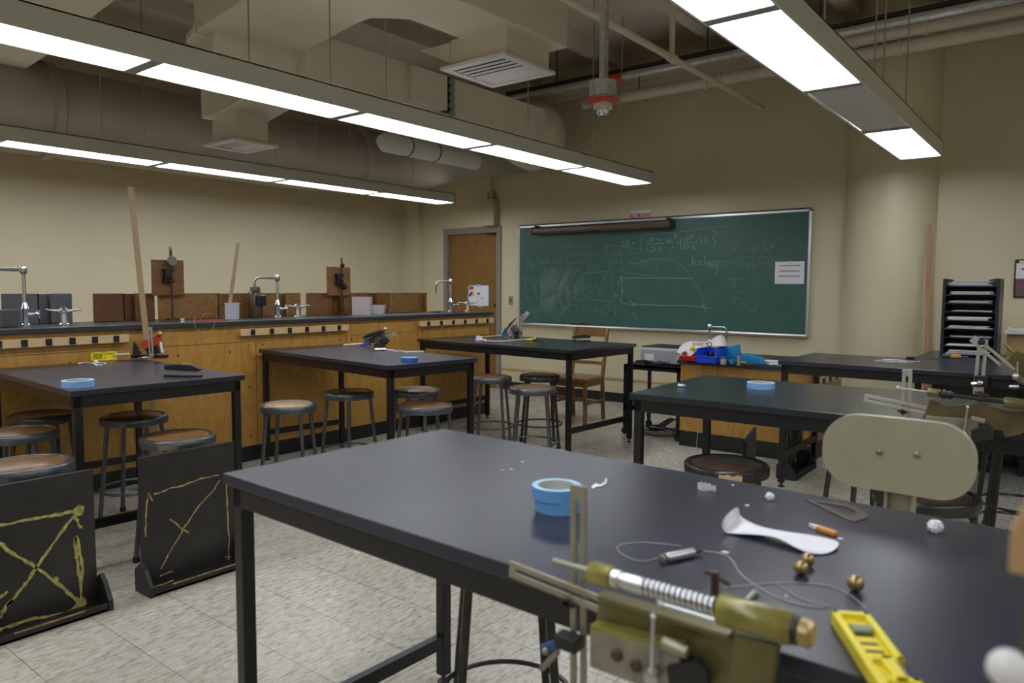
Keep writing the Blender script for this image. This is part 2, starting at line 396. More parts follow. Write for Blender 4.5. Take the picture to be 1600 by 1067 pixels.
fixture(1.45, -2.4, 6.80, 'pendant light row to the right of the picture', rods=(6, 3, 0))

# ---------------------------------------------------------------- ducts and pipes overhead
def arc(c, r, a0, a1, z, n=10):
    return [(c[0]+r*math.cos(a0+(a1-a0)*i/n), c[1]+r*math.sin(a0+(a1-a0)*i/n), z) for i in range(n+1)]
pi = math.pi
t = DW = thing('ductwork', 'cream painted ceiling ductwork, a round run by the left wall joined to boxed runs', 'duct', (-5.2, 4, 2.9))
RC = 2.85
path = [(-7.15, -3.5, RC), (-7.15, 5.2, RC), (-7.15, 6.2, RC+.06)] + [(x, y, RC+.06+.17*i/9) for i, (x, y, z) in enumerate(arc((-6.45, 6.2), .70, pi, pi/2, RC)[1:])] + [(-5.2, 6.90, 3.09)]
o = MB().tube(path, .385, 40).build('round_run', 'duct_round', t, smooth='all', world=True)
for yy in (2.55, 5.9):
    zz_ = RC+(.045 if yy > 5 else 0); MB().tube([(-7.15, yy-.05, zz_), (-7.15, yy-.035, zz_), (-7.15, yy+.035, zz_), (-7.15, yy+.05, zz_)], [.385, .412, .412, .385], 40).build('joint_collar', 'duct_round', o, smooth=True, world=True)
RZ0 = 2.90
o = MB().box((-5.3, 3.42, RZ0), (-4.62, 6.42, 3.24)).build('rectangular_run', 'duct_paint', t, world=True, bevel=.006)
MB().tube([(-4.96, 6.42, 3.04), (-4.96, 6.55, 3.02), (-5.02, 6.75, 3.06), (-5.12, 6.88, 3.09), (-5.3, 6.90, 3.09)], [.30, .34, .37, .385, .385], 32).build('elbow', 'duct_paint', t, world=True, smooth='all')
MB().tube([(-4.96, 3.45, 3.05), (-4.96, 3.1, 3.05), (-5.0, 2.8, 3.05)], [.22, .22, .22], 28).build('inlet_collar', 'duct_paint', t, world=True, smooth=True)
a0 = P(636, 118, x=-4.62); a1 = P(692, 118, x=-4.62)
MB().box((-4.64, a0.y, RZ0+.02), (-4.56, a1.y, 3.22)).build('damper_panel', 'duct_paint', t, world=True, bevel=.008)
yk = P(701, 150, x=-4.58).y
c_ = MB().box((-4.63, yk-.06, RZ0+.01), (-4.57, yk+.06, 3.22)).build('coil_backing', 'dark_iron', t, world=True)
for i in range(5): MB().lathe([(.033, 0), (.020, .012), (.033, .024)], (-4.572, yk+.02, 3.18-i*.068), (1, 0, 0), 16).build('coil_ring', 'fixture_edge', c_, world=True)
ZD = 3.10
def duct_poly(name, pxs, z, h, parent, mt='duct_paint'):
    pts = [P(a, c, z=z) for a, c in pxs]
    return MB().prism(pts, (0, 0, h)).build(name, mt, parent, world=True, bevel=.01)
duct_poly('transition_duct', [(887, 75), (845, 86), (788, 74), (722, 62), (640, 31), (580, 29), (556, 38), (490, 73), (455, 96), (303, 51), (381, 0), (470, -60), (560, -60), (722, 2)], ZD, .38, t)
duct_poly('lower_flange', [(436, 97), (448, 116), (290, 68), (303, 52)], ZD-.02, .06, t)
gx0, gx1, gy0, gy1 = -3.74, -3.14, 3.90, 4.49
MB().box((gx0+.05, gy0+.05, 2.93), (gx1-.02, gy1-.05, ZD+.02)).build('outlet_box', 'duct_paint', t, world=True, bevel=.01)
MB().prism([(gx0+.05, gy0+.05, ZD), (gx0-.25, gy0+.05, ZD), (gx0+.05, gy0+.05, 2.96)], (0, gy1-gy0-.1, 0)).build('sloped_side', 'duct_paint', t, world=True)
MB().prism([(-5.2, 3.5, 2.98), (-6.0, 3.5, 2.84), (-6.28, 3.5, 2.84), (-6.28, 3.5, 3.10), (-5.2, 3.5, 3.2)], (0, .46, 0)).build('branch', 'duct_paint', t, world=True, bevel=.008)
MB().box((-6.24, 3.58, 2.625), (-5.86, 3.90, 2.88)).build('drop_box', 'duct_paint', t, world=True, bevel=.008)
duct_poly('left_elbow', [(138, 33), (182, 0), (230, -50), (60, -110), (-90, 40), (-30, 146), (0, 138), (22, 126), (44, 106), (75, 86), (150, 62), (148, 45)], ZD, .3, t)
def grille(x0, x1, y0, y1, z, label):
    g = thing('air_diffuser', label, 'air vent', ((x0+x1)/2, (y0+y1)/2, z), 0, 'ceiling air diffusers')
    hx, hy = (x1-x0)/2, (y1-y0)/2
    MB().box((-hx, -hy, 0), (-hx+.06, hy, .02)).box((hx-.06, -hy, 0), (hx, hy, .02)).box((-hx+.06, -hy, 0), (hx-.06, -hy+.06, .02)).box((-hx+.06, hy-.06, 0), (hx-.06, hy, .02)).build('frame', 'grille_white', g)
    MB().box((-hx+.03, -hy+.03, .0205), (hx-.03, hy-.03, .0245)).build('backing', 'dark_iron', g)
    n = 15; st_ = (2*hy-.15)/(n-1)
    for i in range(n):
        y = -hy+.075+i*st_
        left = i < 8
        if left and i % 2 == 1: continue
        mtx = Matrix.Translation((0, y, .010)) @ Matrix.Rotation(-.25, 4, 'X')
        MB().box((-hx+.06, -st_*(.36 if left else .47), -.001), (hx-.06, st_*(.36 if left else .47), .001), mtx=mtx).build('louvre', 'grille_white', g)
    return g
grille(gx0, gx1, gy0, gy1, 2.905, 'square white ceiling air diffuser hanging at top centre')
grille(-6.30, -5.80, 3.52, 3.96, 2.60, 'small square air diffuser in front of the round duct at upper left')
# insulated pipe between the ducts
t = thing('insulated_pipe', 'short fat white insulated pipe between the ducts, above the second light row', 'pipe', (-5.65, 5.5, 2.8))
b = MB().tube([(-5.60, 4.98, 2.80), (-5.60, 5.05, 2.80), (-5.60, 6.42, 2.80)], [.05, .10, .10], 20); b.build('pipe_jacket', 'white_plastic', t, world=True, smooth=True)
for yy in (5.35, 5.75): MB().tube([(-5.60, yy, 2.80), (-5.60, yy+.012, 2.80)], .104, 20).build('pipe_band', 'dark_iron', t, world=True)
# sprinkler pipe and others near the right
xs = -2.70; zs = 3.18
t = thing('sprinkler_pipe', 'thin painted sprinkler pipe slanting to the wall above the chalkboard', 'pipe', (xs, 5, zs))
MB().tube([(xs, -3, zs), (xs, YB-.08, zs)], .026, 14).build('pipe_run', 'pipe_paint', t, world=True, smooth=True)
ya = P(1050, 80, x=xs).y
MB().tube([(xs, ya, zs), (xs, ya, 3.62)], .022, 12).build('riser', 'pipe_paint', t, world=True, smooth=True)
MB().tube([(xs, ya-.05, zs), (xs, ya+.05, zs)], .036, 14).build('tee_fitting', 'pipe_paint', t, world=True, smooth=True)
MB().lathe([(.02, 0), (.03, .03), (.008, .05), (.03, .09)], (xs, ya, 3.62), n=12).build('sprinkler_head', 'dark_iron', t, world=True)
yp = 7.14; z1_ = P(1200, 121, y=yp).z+.055
t = thing('wall_pipe', 'painted pipe running along the top of the back wall, lower of two', 'pipe', (-2, yp, z1_))
MB().tube([(-4.6, yp, z1_), (3.1, yp, z1_)], .055, 16).build('pipe_run', 'pipe_paint', t, world=True, smooth=True)
for xx in (-3.15, -3.0, -1.4): MB().tube([(xx, yp, z1_), (xx+.03, yp, z1_)], .066, 16).build('pipe_band', 'pipe_paint', t, world=True)
for xx in (-3.9, -2.2, .2): MB().tube([(xx, yp, z1_+.04), (xx, yp, 3.625)], .006, 6).build('hanger_rod', 'dark_iron', t, world=True)
z2_ = z1_+.125
t = thing('wall_pipe', 'painted pipe lying right above the lower wall pipe, at upper right', 'pipe', (0, yp, z2_))
MB().tube([(-1.9, yp-.03, z2_), (3.1, yp-.03, z2_)], .055, 16).build('pipe_run', 'pipe_paint', t, world=True, smooth=True)
for xx in (-1.75, -1.2): MB().tube([(xx, yp-.03, z2_), (xx+.03, yp-.03, z2_)], .066, 16).build('pipe_band', 'pipe_paint', t, world=True)
b = MB()
for i in range(10): b.box((-5.4, 6.90+i*.062, 3.61), (3.15, 6.932+i*.062, 3.652))
b.box((-5.4, 6.88, 3.652), (3.15, 7.52, 3.66))
struct('ceiling_ribbed_deck', b, 'pipe_paint')
t = thing('electrical_conduit', 'shiny galvanized conduit along the ribbed ceiling deck by the back wall', 'pipe', (-2, 6.6, 3.475))
MB().tube([(-5.3, 6.60, 3.475), (3.1, 6.60, 3.475)], .032, 14).build('conduit_run', 'galvanized', t, world=True, smooth=True)
MB().tube([(-5.3, 6.62, 3.545), (3.1, 6.62, 3.545)], .024, 12).build('conduit_run', 'dark_iron', t, world=True, smooth=True)
xr = P(962, 118, y=6.6).x
MB().tube([(xr-.09, 6.60, 3.475), (xr+.09, 6.60, 3.475)], .042, 14).build('red_coupling', 'red_paint', t, world=True, smooth=True)
for xx in (-4.6, -2.9, -1.9, -1.0): MB().tube([(xx, 6.6, 3.50), (xx, 6.6, ZC)], .007, 6).build('hanger_rod', 'dark_iron', t, world=True)
# strobe
ps = P(942, 160, y=4.0)
t = thing('fire_strobe', 'white fire alarm strobe with red disc hanging on a steel strut', 'alarm light', (ps.x, 4.0, ps.z))
zz = P(942, 135, y=4.0).z
MB().box((-.018, -.018, zz-ps.z), (.018, .018, ZC-ps.z)).box((-.024, .012, zz-ps.z), (.024, .018, ZC-ps.z)).build('strut', 'galvanized', t)
MB().box((-.022, -.022, .115), (.022, .022, .14)).build('red_connector', 'red_paint', t)
MB().lathe([(.088, .03), (.088, .125), (.07, .132)], n=8).build('junction_box', 'galvanized', t)
MB().lathe([(.075, .015), (.078, .035)], n=8).build('mounting_ring', 'white_plastic', t)
MB().lathe([(.055, -.005), (.102, .005), (.104, .014), (.07, .02)], n=40).build('red_disc', 'red_paint', t, smooth=True)
MB().box((-.048, -.040, -.045), (.048, .040, .0)).build('lamp_body', 'white_plastic', t, bevel=.008)
MB().lathe([(.042, -.045), (.040, -.065), (.024, -.085)], n=24).build('lamp_lens', 'chrome', t, smooth=True)
# ---------------------------------------------------------------- counter along the left
CX, CZ, CY0, CY1 = -5.06, 1.092, -2.0, 6.06
t = thing('lab_counter', 'long wooden lab counter with black top and power strips, in front of left wall', 'counter', (CX, 2, 0))
MB().box((CX-.62, CY0, .12), (CX, CY1-.03, CZ-.035)).build('cabinet_body', 'panel_wood', t, world=True)
MB().box((CX-.60, CY0, 0), (CX-.004, CY1-.04, .12)).build('toe_kick', 'baseboard_black', t, world=True)
MB().box((CX-.66, CY0, CZ-.035), (CX+.03, CY1+.01, CZ)).build('counter_top', 'counter_slate', t, world=True, bevel=.003)
ys = [P(a, 560, x=CX).y for a in (277, 392, 455, 520, 652)]
ym = [-1.4, -.2, 1.0] + sorted([2.28, 3.22, 4.10, 5.02])
b = MB()
for y in ym: b.box((CX-.001, y-.002, .125), (CX+.0012, y+.002, .93))
b.box((CX-.001, CY0, .928), (CX+.0012, CY1-.03, .932))
b.build('panel_seam', 'ply_dark', t, world=True)
b = MB()
for y in ym:
    for dy in (-.09, .03):
        for z in (.20, .58, .90): b.lathe([(.007, 0), (.006, .003)], (CX, y+dy+.03, z), (1, 0, 0), 8)
for y in (1.5, 1.9, 2.6, 3.0, 3.7, 4.6): b.lathe([(.008, 0), (.006, .003)], (CX, y, .86), (1, 0, 0), 8)
b.build('panel_screw', 'dark_iron', t, world=True)
def strip(a0, a1, xs_, n, zc, parent):
    y0 = P(a0, xs_, x=CX).y; y1 = P(a1, xs_, x=CX).y
    s = MB().box((CX, y0, zc-.026), (CX+.035, y1, zc+.026)).build('power_strip', 'strip_tan', parent, world=True, bevel=.002)
    for i in range(n):
        y = y0+(y1-y0)*(i+.62)/(n+.25)
        MB().box((CX+.03, y-.017, zc-.02), (CX+.041, y+.017, zc+.022)).box((CX+.03, y-.018, zc-.006), (CX+.046, y-.004, zc+.008)).build('outlet', 'dark_plastic', s, world=True)
strip(-170, 198, 519, 9, 1.003, t); strip(372, 541, 508, 6, 1.003, t); strip(653, 768, 499, 6, 1.003, t)

XB = -5.62   # back edge of the counter top
def on_counter(px, py, x=-5.36): q = P(px, py, x=x); return Vector((x, q.y, CZ))
# target boards standing at the back of the counter
def backstop(p0, p1, fold, mt, label, z1=.205):
    y0 = P(p0, 480, x=XB).y; y1 = P(p1, 480, x=XB).y; W = y1-y0
    t = thing('hinged_board', label, 'board', (XB, y0, CZ), 0, 'wooden backstop boards along the counter')
    f = W*fold
    MB().box((0, 0, 0), (.012, f, z1)).build('wide_panel', mt, t, bevel=.004)
    MB().box((-.05, f, 0), (-.038, f+W*.16, z1-.003)).box((-.05, f-.012, 0), (.012, f, z1-.003)).box((-.05, f+W*.16, 0), (0, f+W*.16+.012, z1-.003)).build('recessed_spine', mt, t)
    MB().box((0, f+W*.16, 0), (.012, W, z1)).build('narrow_panel', mt, t, bevel=.004)
backstop(2, 112, .52, 'grey_board', 'grey backstop board on the counter, behind the leftmost faucet')
backstop(145, 241, .50, 'ply_dark', 'dark red brown backstop board just left of the tall leaning stick')
backstop(246, 390, .64, 'ply_mid', 'widest golden brown backstop board, below the left square target board')
backstop(398, 469, .50, 'ply_mid', 'backstop board on the counter behind the grey bottle and middle faucet')
backstop(478, 552, .55, 'ply_brown', 'backstop board on the counter below the right square target board')
backstop(553, 609, .45, 'ply_brown', 'backstop board on the counter behind the two clear plastic tubs')
backstop(610, 666, .80, 'ply_mid', 'rightmost backstop board on the counter with swirling grain')

# square target boards held on clamp rods
def target(px, py0, py1, w0, w1, rod, mt, disc, label):
    y0 = P(w0, (py0+py1)/2, x=XB+.06).y; y1 = P(w1, (py0+py1)/2, x=XB+.06).y
    z1 = P((w0+w1)/2, py0, x=XB+.06).z; z0 = P((w0+w1)/2, py1, x=XB+.06).z; yr = P(rod, 430, x=XB+.09).y
    t = thing('target_board', label, 'board', (XB+.06, yr, CZ), 0, 'square target boards on rods')
    MB().box((-.012, y0-yr, z0-CZ), (0, y1-yr, z1-CZ)).build('panel', mt, t, bevel=.006)
    zt = P(px, disc, x=XB+.09).z-CZ
    MB().tube([(.03, 0, 0), (.03, 0, zt)], .008, 10).lathe([(.05, 0), (.05, .012), (.012, .016)], (.03, 0, 0), n=20).build('rod', 'rust_iron', t, smooth=True)
    zm = (z0+z1)/2-CZ
    MB().box((0, -.055, zm-.03), (.05, -.02, zm+.06)).box((0, -.06, zm-.035), (.045, .02, zm-.015)).box((0, -.06, zm+.05), (.045, .02, zm+.07)).tube([(.05, -.03, zm), (.09, -.03, zm)], .012).build('clamp', 'dark_iron', t, bevel=.004)
    return t, z0-CZ, z1-CZ
t, a, b_ = target(268, 406, 462, 237, 288, 268, 'ply_brown', 391, 'left square brown target board on a rod with round steel disc')
MB().lathe([(.036, 0), (.038, .004), (.038, .014), (.034, .018)], (.035, 0, b_-.01), (1, 0, 0), 28).build('round_disc', 'plate_grey', t, smooth=True)
MB().box((.022, -.010, b_), (.030, .010, b_+.10)).build('top_bar', 'plate_grey', t)
t, a, b_ = target(534, 417, 462, 511, 548, 534, 'ply_mid', 403, 'right square plywood target board on a dark rod')
MB().ball((.04, 0, b_+.015), .022, 2).build('top_knob', 'dark_iron', t, smooth=True)
MB().ball((.05, .01, (a+b_)/2-.05), .03, 2).build('lower_knob', 'dark_iron', t, smooth=True)
MB().tube([(.03, 0, 0), (.03, 0, a-.02)], .018, 12).build('rod_sleeve', 'rust_iron', t, smooth=True)

# faucets
def faucet(base, top, reach, ang, label, mt='chrome', zb=CZ, nozzle=True, side=True):
    """base: point on the counter, top: spout height"""
    t = thing('lab_faucet', label, 'faucet', base, ang, 'laboratory faucets')
    h = top
    MB().lathe([(.030, 0), (.030, .01), (.021, .016), (.021, .10), (.026, .11), (.018, .13), (.012, .15)], n=20).build('body', mt, t, smooth=True)
    MB().tube([(0, 0, .13), (0, 0, h-.02)], .0115, 14).build('riser', mt, t, smooth=True)
    MB().lathe([(.014, h-.035), (.022, h-.025), (.024, h+.01), (.018, h+.022), (.006, h+.026)], n=20).build('cap', mt, t, smooth=True)
    pts = [(0, 0, h-.005), (reach*.35, 0, h-.005), (reach*.85, 0, h-.005)] + [(reach*.85+.045*math.sin(a), 0, h-.005-.045*(1-math.cos(a))) for a in (.4, .8, 1.2, 1.57)]
    MB().tube(pts, [.013, .0105] + [.0095]*5, 12).build('spout', mt, t, smooth=True)
    ex = reach*.85+.045
    if nozzle: MB().lathe([(.009, h-.05), (.013, h-.06), (.010, h-.075), (.013, h-.085), (.008, h-.10), (.006, h-.13), (.003, h-.145)], (ex, 0, 0), n=14).build('serrated_nozzle', 'plate_grey', t, smooth=True)
    if side:
        MB().tube([(0, 0, .075), (-.065, -.01, .075)], .010, 10).lathe([(.016, 0), (.018, .01), (.010, .022)], (-.065, -.01, .075), (-1, 0, 0), 12).tube([(-.08, -.01, .05), (-.08, -.01, .105)], .006, 8).build('valve_handle', mt, t, smooth=True)
    return t
def turret(base, ang, label):
    t = thing('gas_turret', label, 'gas tap', base, ang, 'gas tap turrets on the counter')
    MB().lathe([(.034, 0), (.034, .008), (.024, .014), (.020, .075), (.028, .082), (.028, .10), (.016, .112)], n=20).build('post', 'silver', t, smooth=True)
    for s in (-1, 1):
        MB().lathe([(.010, 0), (.013, .02), (.007, .03), (.010, .04), (.006, .055), (.005, .085)], (s*.02, 0, .09), (s, 0, .15), 12).build('hose_nozzle', 'chrome', t, smooth=True)
        MB().box((s*.012-.006, -.055, .098), (s*.012+.006, -.01, .108)).build('lever', 'chrome', t, bevel=.002)
    MB().box((-.012, -.012, .110), (.012, .012, .122)).build('red_index', 'red_paint', t, bevel=.003)
    return t
# spout directions: world angle pi+... pointing to the left of the picture
ang_f = math.atan2(-RT.y, -RT.x)
p = on_counter(40, 506); zt = P(38, 420, x=p.x).z
faucet((p.x, p.y, CZ), zt-CZ, .36, ang_f+.1, 'leftmost chrome lab faucet, its spout leaving the picture on the left')
p = on_counter(434, 494); zt = P(434, 433, x=p.x).z
faucet((p.x, p.y, CZ), zt-CZ, .17, ang_f, 'chrome lab faucet in the middle of the counter, beside the grey bottle')
p = on_counter(704, 489.5); zt = P(704, 439, x=p.x).z
faucet((p.x, p.y, CZ), zt-CZ, .13, ang_f, 'chrome lab faucet at the far end of the counter, before the door')
for a, c, l in ((100, 504, 'gas tap turret beside the leftmost faucet, before the grey board'), (465, 495, 'gas tap turret right of the middle faucet'), (731, 489.5, 'gas tap turret at the far end of the counter by the door')):
    p = on_counter(a, c, -5.30); turret((p.x, p.y, CZ), ang_f+.3, l)
# bottle, tubs, boxes on the counter
p = on_counter(426, 493.5); p.x = -5.46
t = thing('grey_bottle', 'grey brown cylindrical bottle behind the middle faucet', 'bottle', (p.x-.04, p.y-.07, CZ))
MB().lathe([(.055, 0), (.058, .01), (.058, .20), (.050, .215), (.030, .225)], n=28).build('body', 'bottle_brown', t, smooth=True)
MB().lathe([(.036, .222), (.040, .228), (.040, .255), (.034, .262)], n=24).build('cap', 'plate_grey', t, smooth=True)
MB().box((.02, -.03, .10), (.075, .06, .19)).build('label_patch', 'navy_plastic', t, bevel=.01)
def tub(px, py, w, d, h, mt, label, taper=1.1, rim=True, x_add=0.0):
    p = on_counter(px, py); t = thing('plastic_tub', label, 'container', (p.x+x_add, p.y, CZ), ang_f)
    m0 = MB(); k = .0025
    A = [Vector((sx*w/2, sy*d/2, 0)) for sx, sy in ((-1, -1), (1, -1), (1, 1), (-1, 1))]; Bv = [Vector((a.x*taper, a.y*taper, h)) for a in A]
    va = [m0.bm.verts.new(v) for v in A]; vb = [m0.bm.verts.new(v) for v in Bv]
    m0.bm.faces.new(va)
    for i in range(4): m0.bm.faces.new([va[i], va[(i+1) % 4], vb[(i+1) % 4], vb[i]])
    o = m0.build('body', mt, t); so = o.modifiers.new('wall', 'SOLIDIFY'); so.thickness = k
    if rim:
        q = taper*1.02; MB().tube([(-w/2*q, -d/2*q, h), (w/2*q, -d/2*q, h), (w/2*q, d/2*q, h), (-w/2*q, d/2*q, h)], .005, 6, closed=True).build('rim', mt, t)
    return t
tub(363, 497, .085, .07, .125, 'tub_plastic', 'small white plastic container on the counter at the foot of the second stick', 1.04)
tub(566, 492.5, .165, .12, .165, 'clear_plastic', 'tall clear plastic tub on the counter, left of the small tub', 1.0)
tub(592, 491.5, .095, .08, .085, 'tub_plastic', 'small white tapered tub right of the tall clear tub', 1.25)
p = on_counter(14, 503, -5.32)
t = thing('drain_rack', 'dark plastic tray lying by the leftmost faucet', 'tray', (p.x+.02, p.y-.02, CZ), ang_f)
MB().prism([(-.02, -.08, 0), (.20, -.08, 0), (.20, -.08, .05), (-.02, -.08, .11), (-.04, -.08, .11)], (0, .16, 0)).build('tray_body', 'grey_board', t, bevel=.006)
MB().tube([(.09, 0, .08), (.11, 0, .12), (.15, 0, .12), (.17, 0, .06)], .011).build('loop_handle', 'white_plastic', t, smooth=True)
p = on_counter(285, 500.5, -5.15)
t = thing('small_spool', 'tiny white spool on the counter edge beside the red wires', 'spool', (p.x, p.y, CZ))
MB().lathe([(.016, 0), (.016, .005), (.008, .006), (.008, .02), (.016, .021), (.016, .026)], n=16).build('spool_body', 'white_plastic', t, smooth=True)
t = thing('red_wire', 'thin red wires trailing along the counter beside the white container', 'wire', (-5.16, 2.7, CZ))
pp = [on_counter(a, c, -5.16) for a, c in ((295, 499.5), (312, 498), (325, 498.8), (340, 497.5), (355, 498))]
MB().tube([(q.x, q.y, CZ+.004) for q in pp], .0035, 6).build('long_strand', 'red_paint', t, world=True)
MB().tube([pp[1]+Vector((0, 0, .005)), pp[1]+Vector((-.02, .04, .05)), pp[2]+Vector((-.02, .05, .06)), pp[3]+Vector((-.03, .02, .004))], .003, 6).build('arched_strand', 'red_paint', t, world=True)
t = thing('looped_string', 'pale thin cord looped over the front of the counter', 'cord', (CX, 2.5, CZ))
MB().tube([P(304, 494, x=CX+.04), P(303, 505, x=CX+.045), P(307, 514, x=CX+.04), P(318, 521, x=CX+.04), P(330, 517, x=CX+.04), P(335, 507, x=CX+.04), P(334, 498, x=CX+.045)], .0022, 6).build('cord_loop', 'wire', t, world=True)
p = on_counter(668, 489)
t = thing('note_slips', 'flat grey papers lying on the counter left of the far faucet', 'papers', (p.x, p.y, CZ))
MB().box((-.06, -.10, 0), (.05, .06, .004)).build('sheet', 'plate_grey', t); MB().box((-.03, .08, 0), (.03, .17, .012)).build('dark_clip', 'dark_iron', t)

# ---------------------------------------------------------------- lab tables
TZ = .87
def table(cx, cy, rz, W, D, label, mt='table_top', z=TZ, inset=.018, lw=.037, bar_z=.22, ends=(-1, 1)):
    t = thing('lab_table', label, 'table', (cx, cy, 0), rz, 'black lab tables')
    MB().box((-W/2, -D/2, z-.028), (W/2, D/2, z)).build('tabletop', mt, t, bevel=.0025)
    a, b2 = W/2-inset, D/2-inset; fr = MB(); zt, zb = z-.028, z-.085
    fr.box((-a, -b2, zb), (a, -b2+.035, zt)).box((-a, b2-.035, zb), (a, b2, zt)).box((-a, -b2, zb), (-a+.035, b2, zt)).box((a-.035, -b2, zb), (a, b2, zt))
    fr.build('apron', 'black_steel', t, bevel=.002)
    for sx in (-1, 1):
        for sy in (-1, 1):
            x0, x1 = sorted((sx*a, sx*(a-lw))); y0, y1 = sorted((sy*b2, sy*(b2-lw)))
            lg = MB().box((x0, y0, .03), (x1, y1, zt)).build('leg', 'black_steel', t, bevel=.003)
            MB().lathe([(.022, 0), (.022, .006), (.007, .01), (.007, .035)], ((x0+x1)/2, (y0+y1)/2, 0), n=12).build('levelling_foot', 'black_rubber', lg)
        x0, x1 = sorted((sx*(a-.004), sx*(a-lw+.004)))
        if sx in ends: MB().box((x0, -b2+lw-.002, bar_z-.022), (x1, b2-lw+.002, bar_z+.022)).build('stretcher', 'black_steel', t, bevel=.002)
    return t
rr = math.radians
table(-4.285, 1.82, rr(-2.5), 1.34, .86, 'black lab table at far left with blue tape, yellow level and stapler on it')
table(-4.155, 3.51, rr(-5.8), 1.67, .75, 'black lab table against the middle of the counter, deep blue tape roll on it', ends=(-1,))
table(-4.02, 5.27, rr(-3.5), 1.80, .96, 'black lab table in front of the door with a stapler and launcher', 'table_top_dark')
table(-.805, 1.375, rr(-1.6), 1.84, .80, 'large black lab table in the foreground, covered with launcher parts', bar_z=.15)
table(-.745, 3.444, rr(1.6), 1.83, .90, 'black lab table behind the cream chair, one light blue tape roll on it', 'table_top_dark')
table(-.72, 5.39, rr(-.5), 1.83, .80, 'black lab table before the paper sorter, white string lying on it')
table(-.07, 6.26, 0, 1.80, .80, 'black lab table carrying the paper sorter, against the far right wall')

# ---------------------------------------------------------------- stools
def make_stool(label, rim, disc, loc, rz, zs=.61, first=None):
    R = .178
    t = thing('lab_stool', label, 'stool', loc, rz, 'round metal lab stools')
    MB().lathe([(R-.012, zs-.048), (R-.002, zs-.046), (R, zs-.04), (R, zs-.010), (R-.006, zs-.002), (R-.014, zs), (R-.024, zs-.002), (R-.030, zs-.010), (.02, zs-.012), (.02, zs-.02), (R-.02, zs-.022)], n=48).build('seat_rim', rim, t, smooth=True)
    MB().lathe([(R-.032, zs-.012), (R-.032, zs-.005), (R-.038, zs-.002), (.001, zs-.001)], n=48).build('seat_disc', disc, t, smooth=True)
    for k in range(4):
        a = pi/4+k*pi/2; r0, r1 = .148, .205
        MB().tube([(r0*math.cos(a), r0*math.sin(a), zs-.03), (r1*math.cos(a), r1*math.sin(a), .015)], .0125, 12).build('leg', rim, t, smooth=True)
        MB().lathe([(.016, 0), (.018, .012), (.014, .03)], (r1*math.cos(a), r1*math.sin(a), 0), n=12).build('foot_tip', 'black_rubber', t)
    zr = .19; rr_ = .205-(.057)*(zr-.015)/(zs-.045)+.004
    MB().tube([(rr_*math.cos(2*pi*i/40), rr_*math.sin(2*pi*i/40), zr) for i in range(40)], .0075, 8, closed=True).build('foot_ring', rim, t, smooth=True)
    return t
SZ = .61
def at_seat(px, py): q = P(px, py, z=SZ); return (q.x, q.y, 0)
st = [
 ((66, 646), 'stool_brown', 'hardboard_dark', 'dark brown stool at the left edge, under the far left table', .0),
 ((30, 672), 'stool_steel', 'hardboard', 'grey stool at the left edge, half hidden below the dark brown stool', .9),
 ((40, 722), 'stool_steel', 'hardboard', 'nearest stool at the left edge, above the yellow chalked black board', .2),
 ((210, 648), 'stool_steel', 'hardboard', 'grey stool with brown seat under the far left table, behind the taped stool', .75),
 ((278, 679), 'stool_steel', 'hardboard', 'grey stool with peeling tape on its rim, behind the tan chalked board', .5),
 ((451, 630), 'stool_steel', 'hardboard_pale', 'stool with worn pale seat at the left end of the middle table', .65),
 ((545, 611), 'stool_steel', 'hardboard_dark', 'stool with dark seat beneath the middle counter table', .1),
 ((650, 607.5), 'stool_steel', 'hardboard_pale', 'pale seated stool just behind the right leg of the middle table', .4),
 ((664, 631), 'stool_steel', 'hardboard', 'brown seated stool in front of the pale one, beside the middle table leg', .0),
 ((767, 587.5), 'stool_steel', 'hardboard', 'stool standing behind the middle table, left of the dark seated stool', .5),
 ((844, 585.5), 'stool_dark', 'hardboard_dark', 'dark seated stool under the door table, behind the brown seated one', .75),
 ((832, 604), 'stool_steel', 'hardboard', 'brown seated stool in the centre, in front of the table by the door', .6),
 ((1135, 722), 'stool_dark', 'hardboard_dark', 'dark stool with torn tape on its rim, beyond the foreground table', .6),
 ((1447, 768), 'stool_dark', 'hardboard_dark', 'dark stool directly behind the cream chair back', .8),
 ((1352, 692), 'stool_steel', 'hardboard_dark', 'stool hidden behind the cream chair back, only its legs showing', .75),
 ((1592, 688), 'stool_dark', 'hardboard_dark', 'stool under the launcher table at the right edge, nearer of two', .35),
 ((1598, 668), 'stool_dark', 'hardboard_dark', 'stool under the launcher table at the right edge, farther of two', .1),
 ((790, 862), 'stool_dark', 'hardboard_dark', 'stool tucked under the near edge of the foreground table', .75),
]
for (px, py), rim, disc, lab, a in st:
    s = make_stool(lab, rim, disc, at_seat(px, py), a)
    if 'tape on its rim' in lab:
        aa = math.atan2(-s.location.y, -s.location.x)-a+.1
        b = MB(); n = 6; pts0 = []
        for i in range(n):
            a1 = aa+.26*(i/(n-1)-.5)*2+(.35 if 'peeling' in lab else 0)*-1
            pts0.append(a1)
        lo = [b.bm.verts.new((.1792*math.cos(q), .1792*math.sin(q), .61-.045+random.uniform(0, .008))) for q in pts0]
        hi = [b.bm.verts.new((.1792*math.cos(q), .1792*math.sin(q), .61-.010+random.uniform(-.008, 0))) for q in pts0]
        for i in range(n-1): b.bm.faces.new([lo[i], lo[i+1], hi[i+1], hi[i]])
        b.build('tape_patch', 'strip_tan' if 'torn' in lab else 'plate_grey', s)
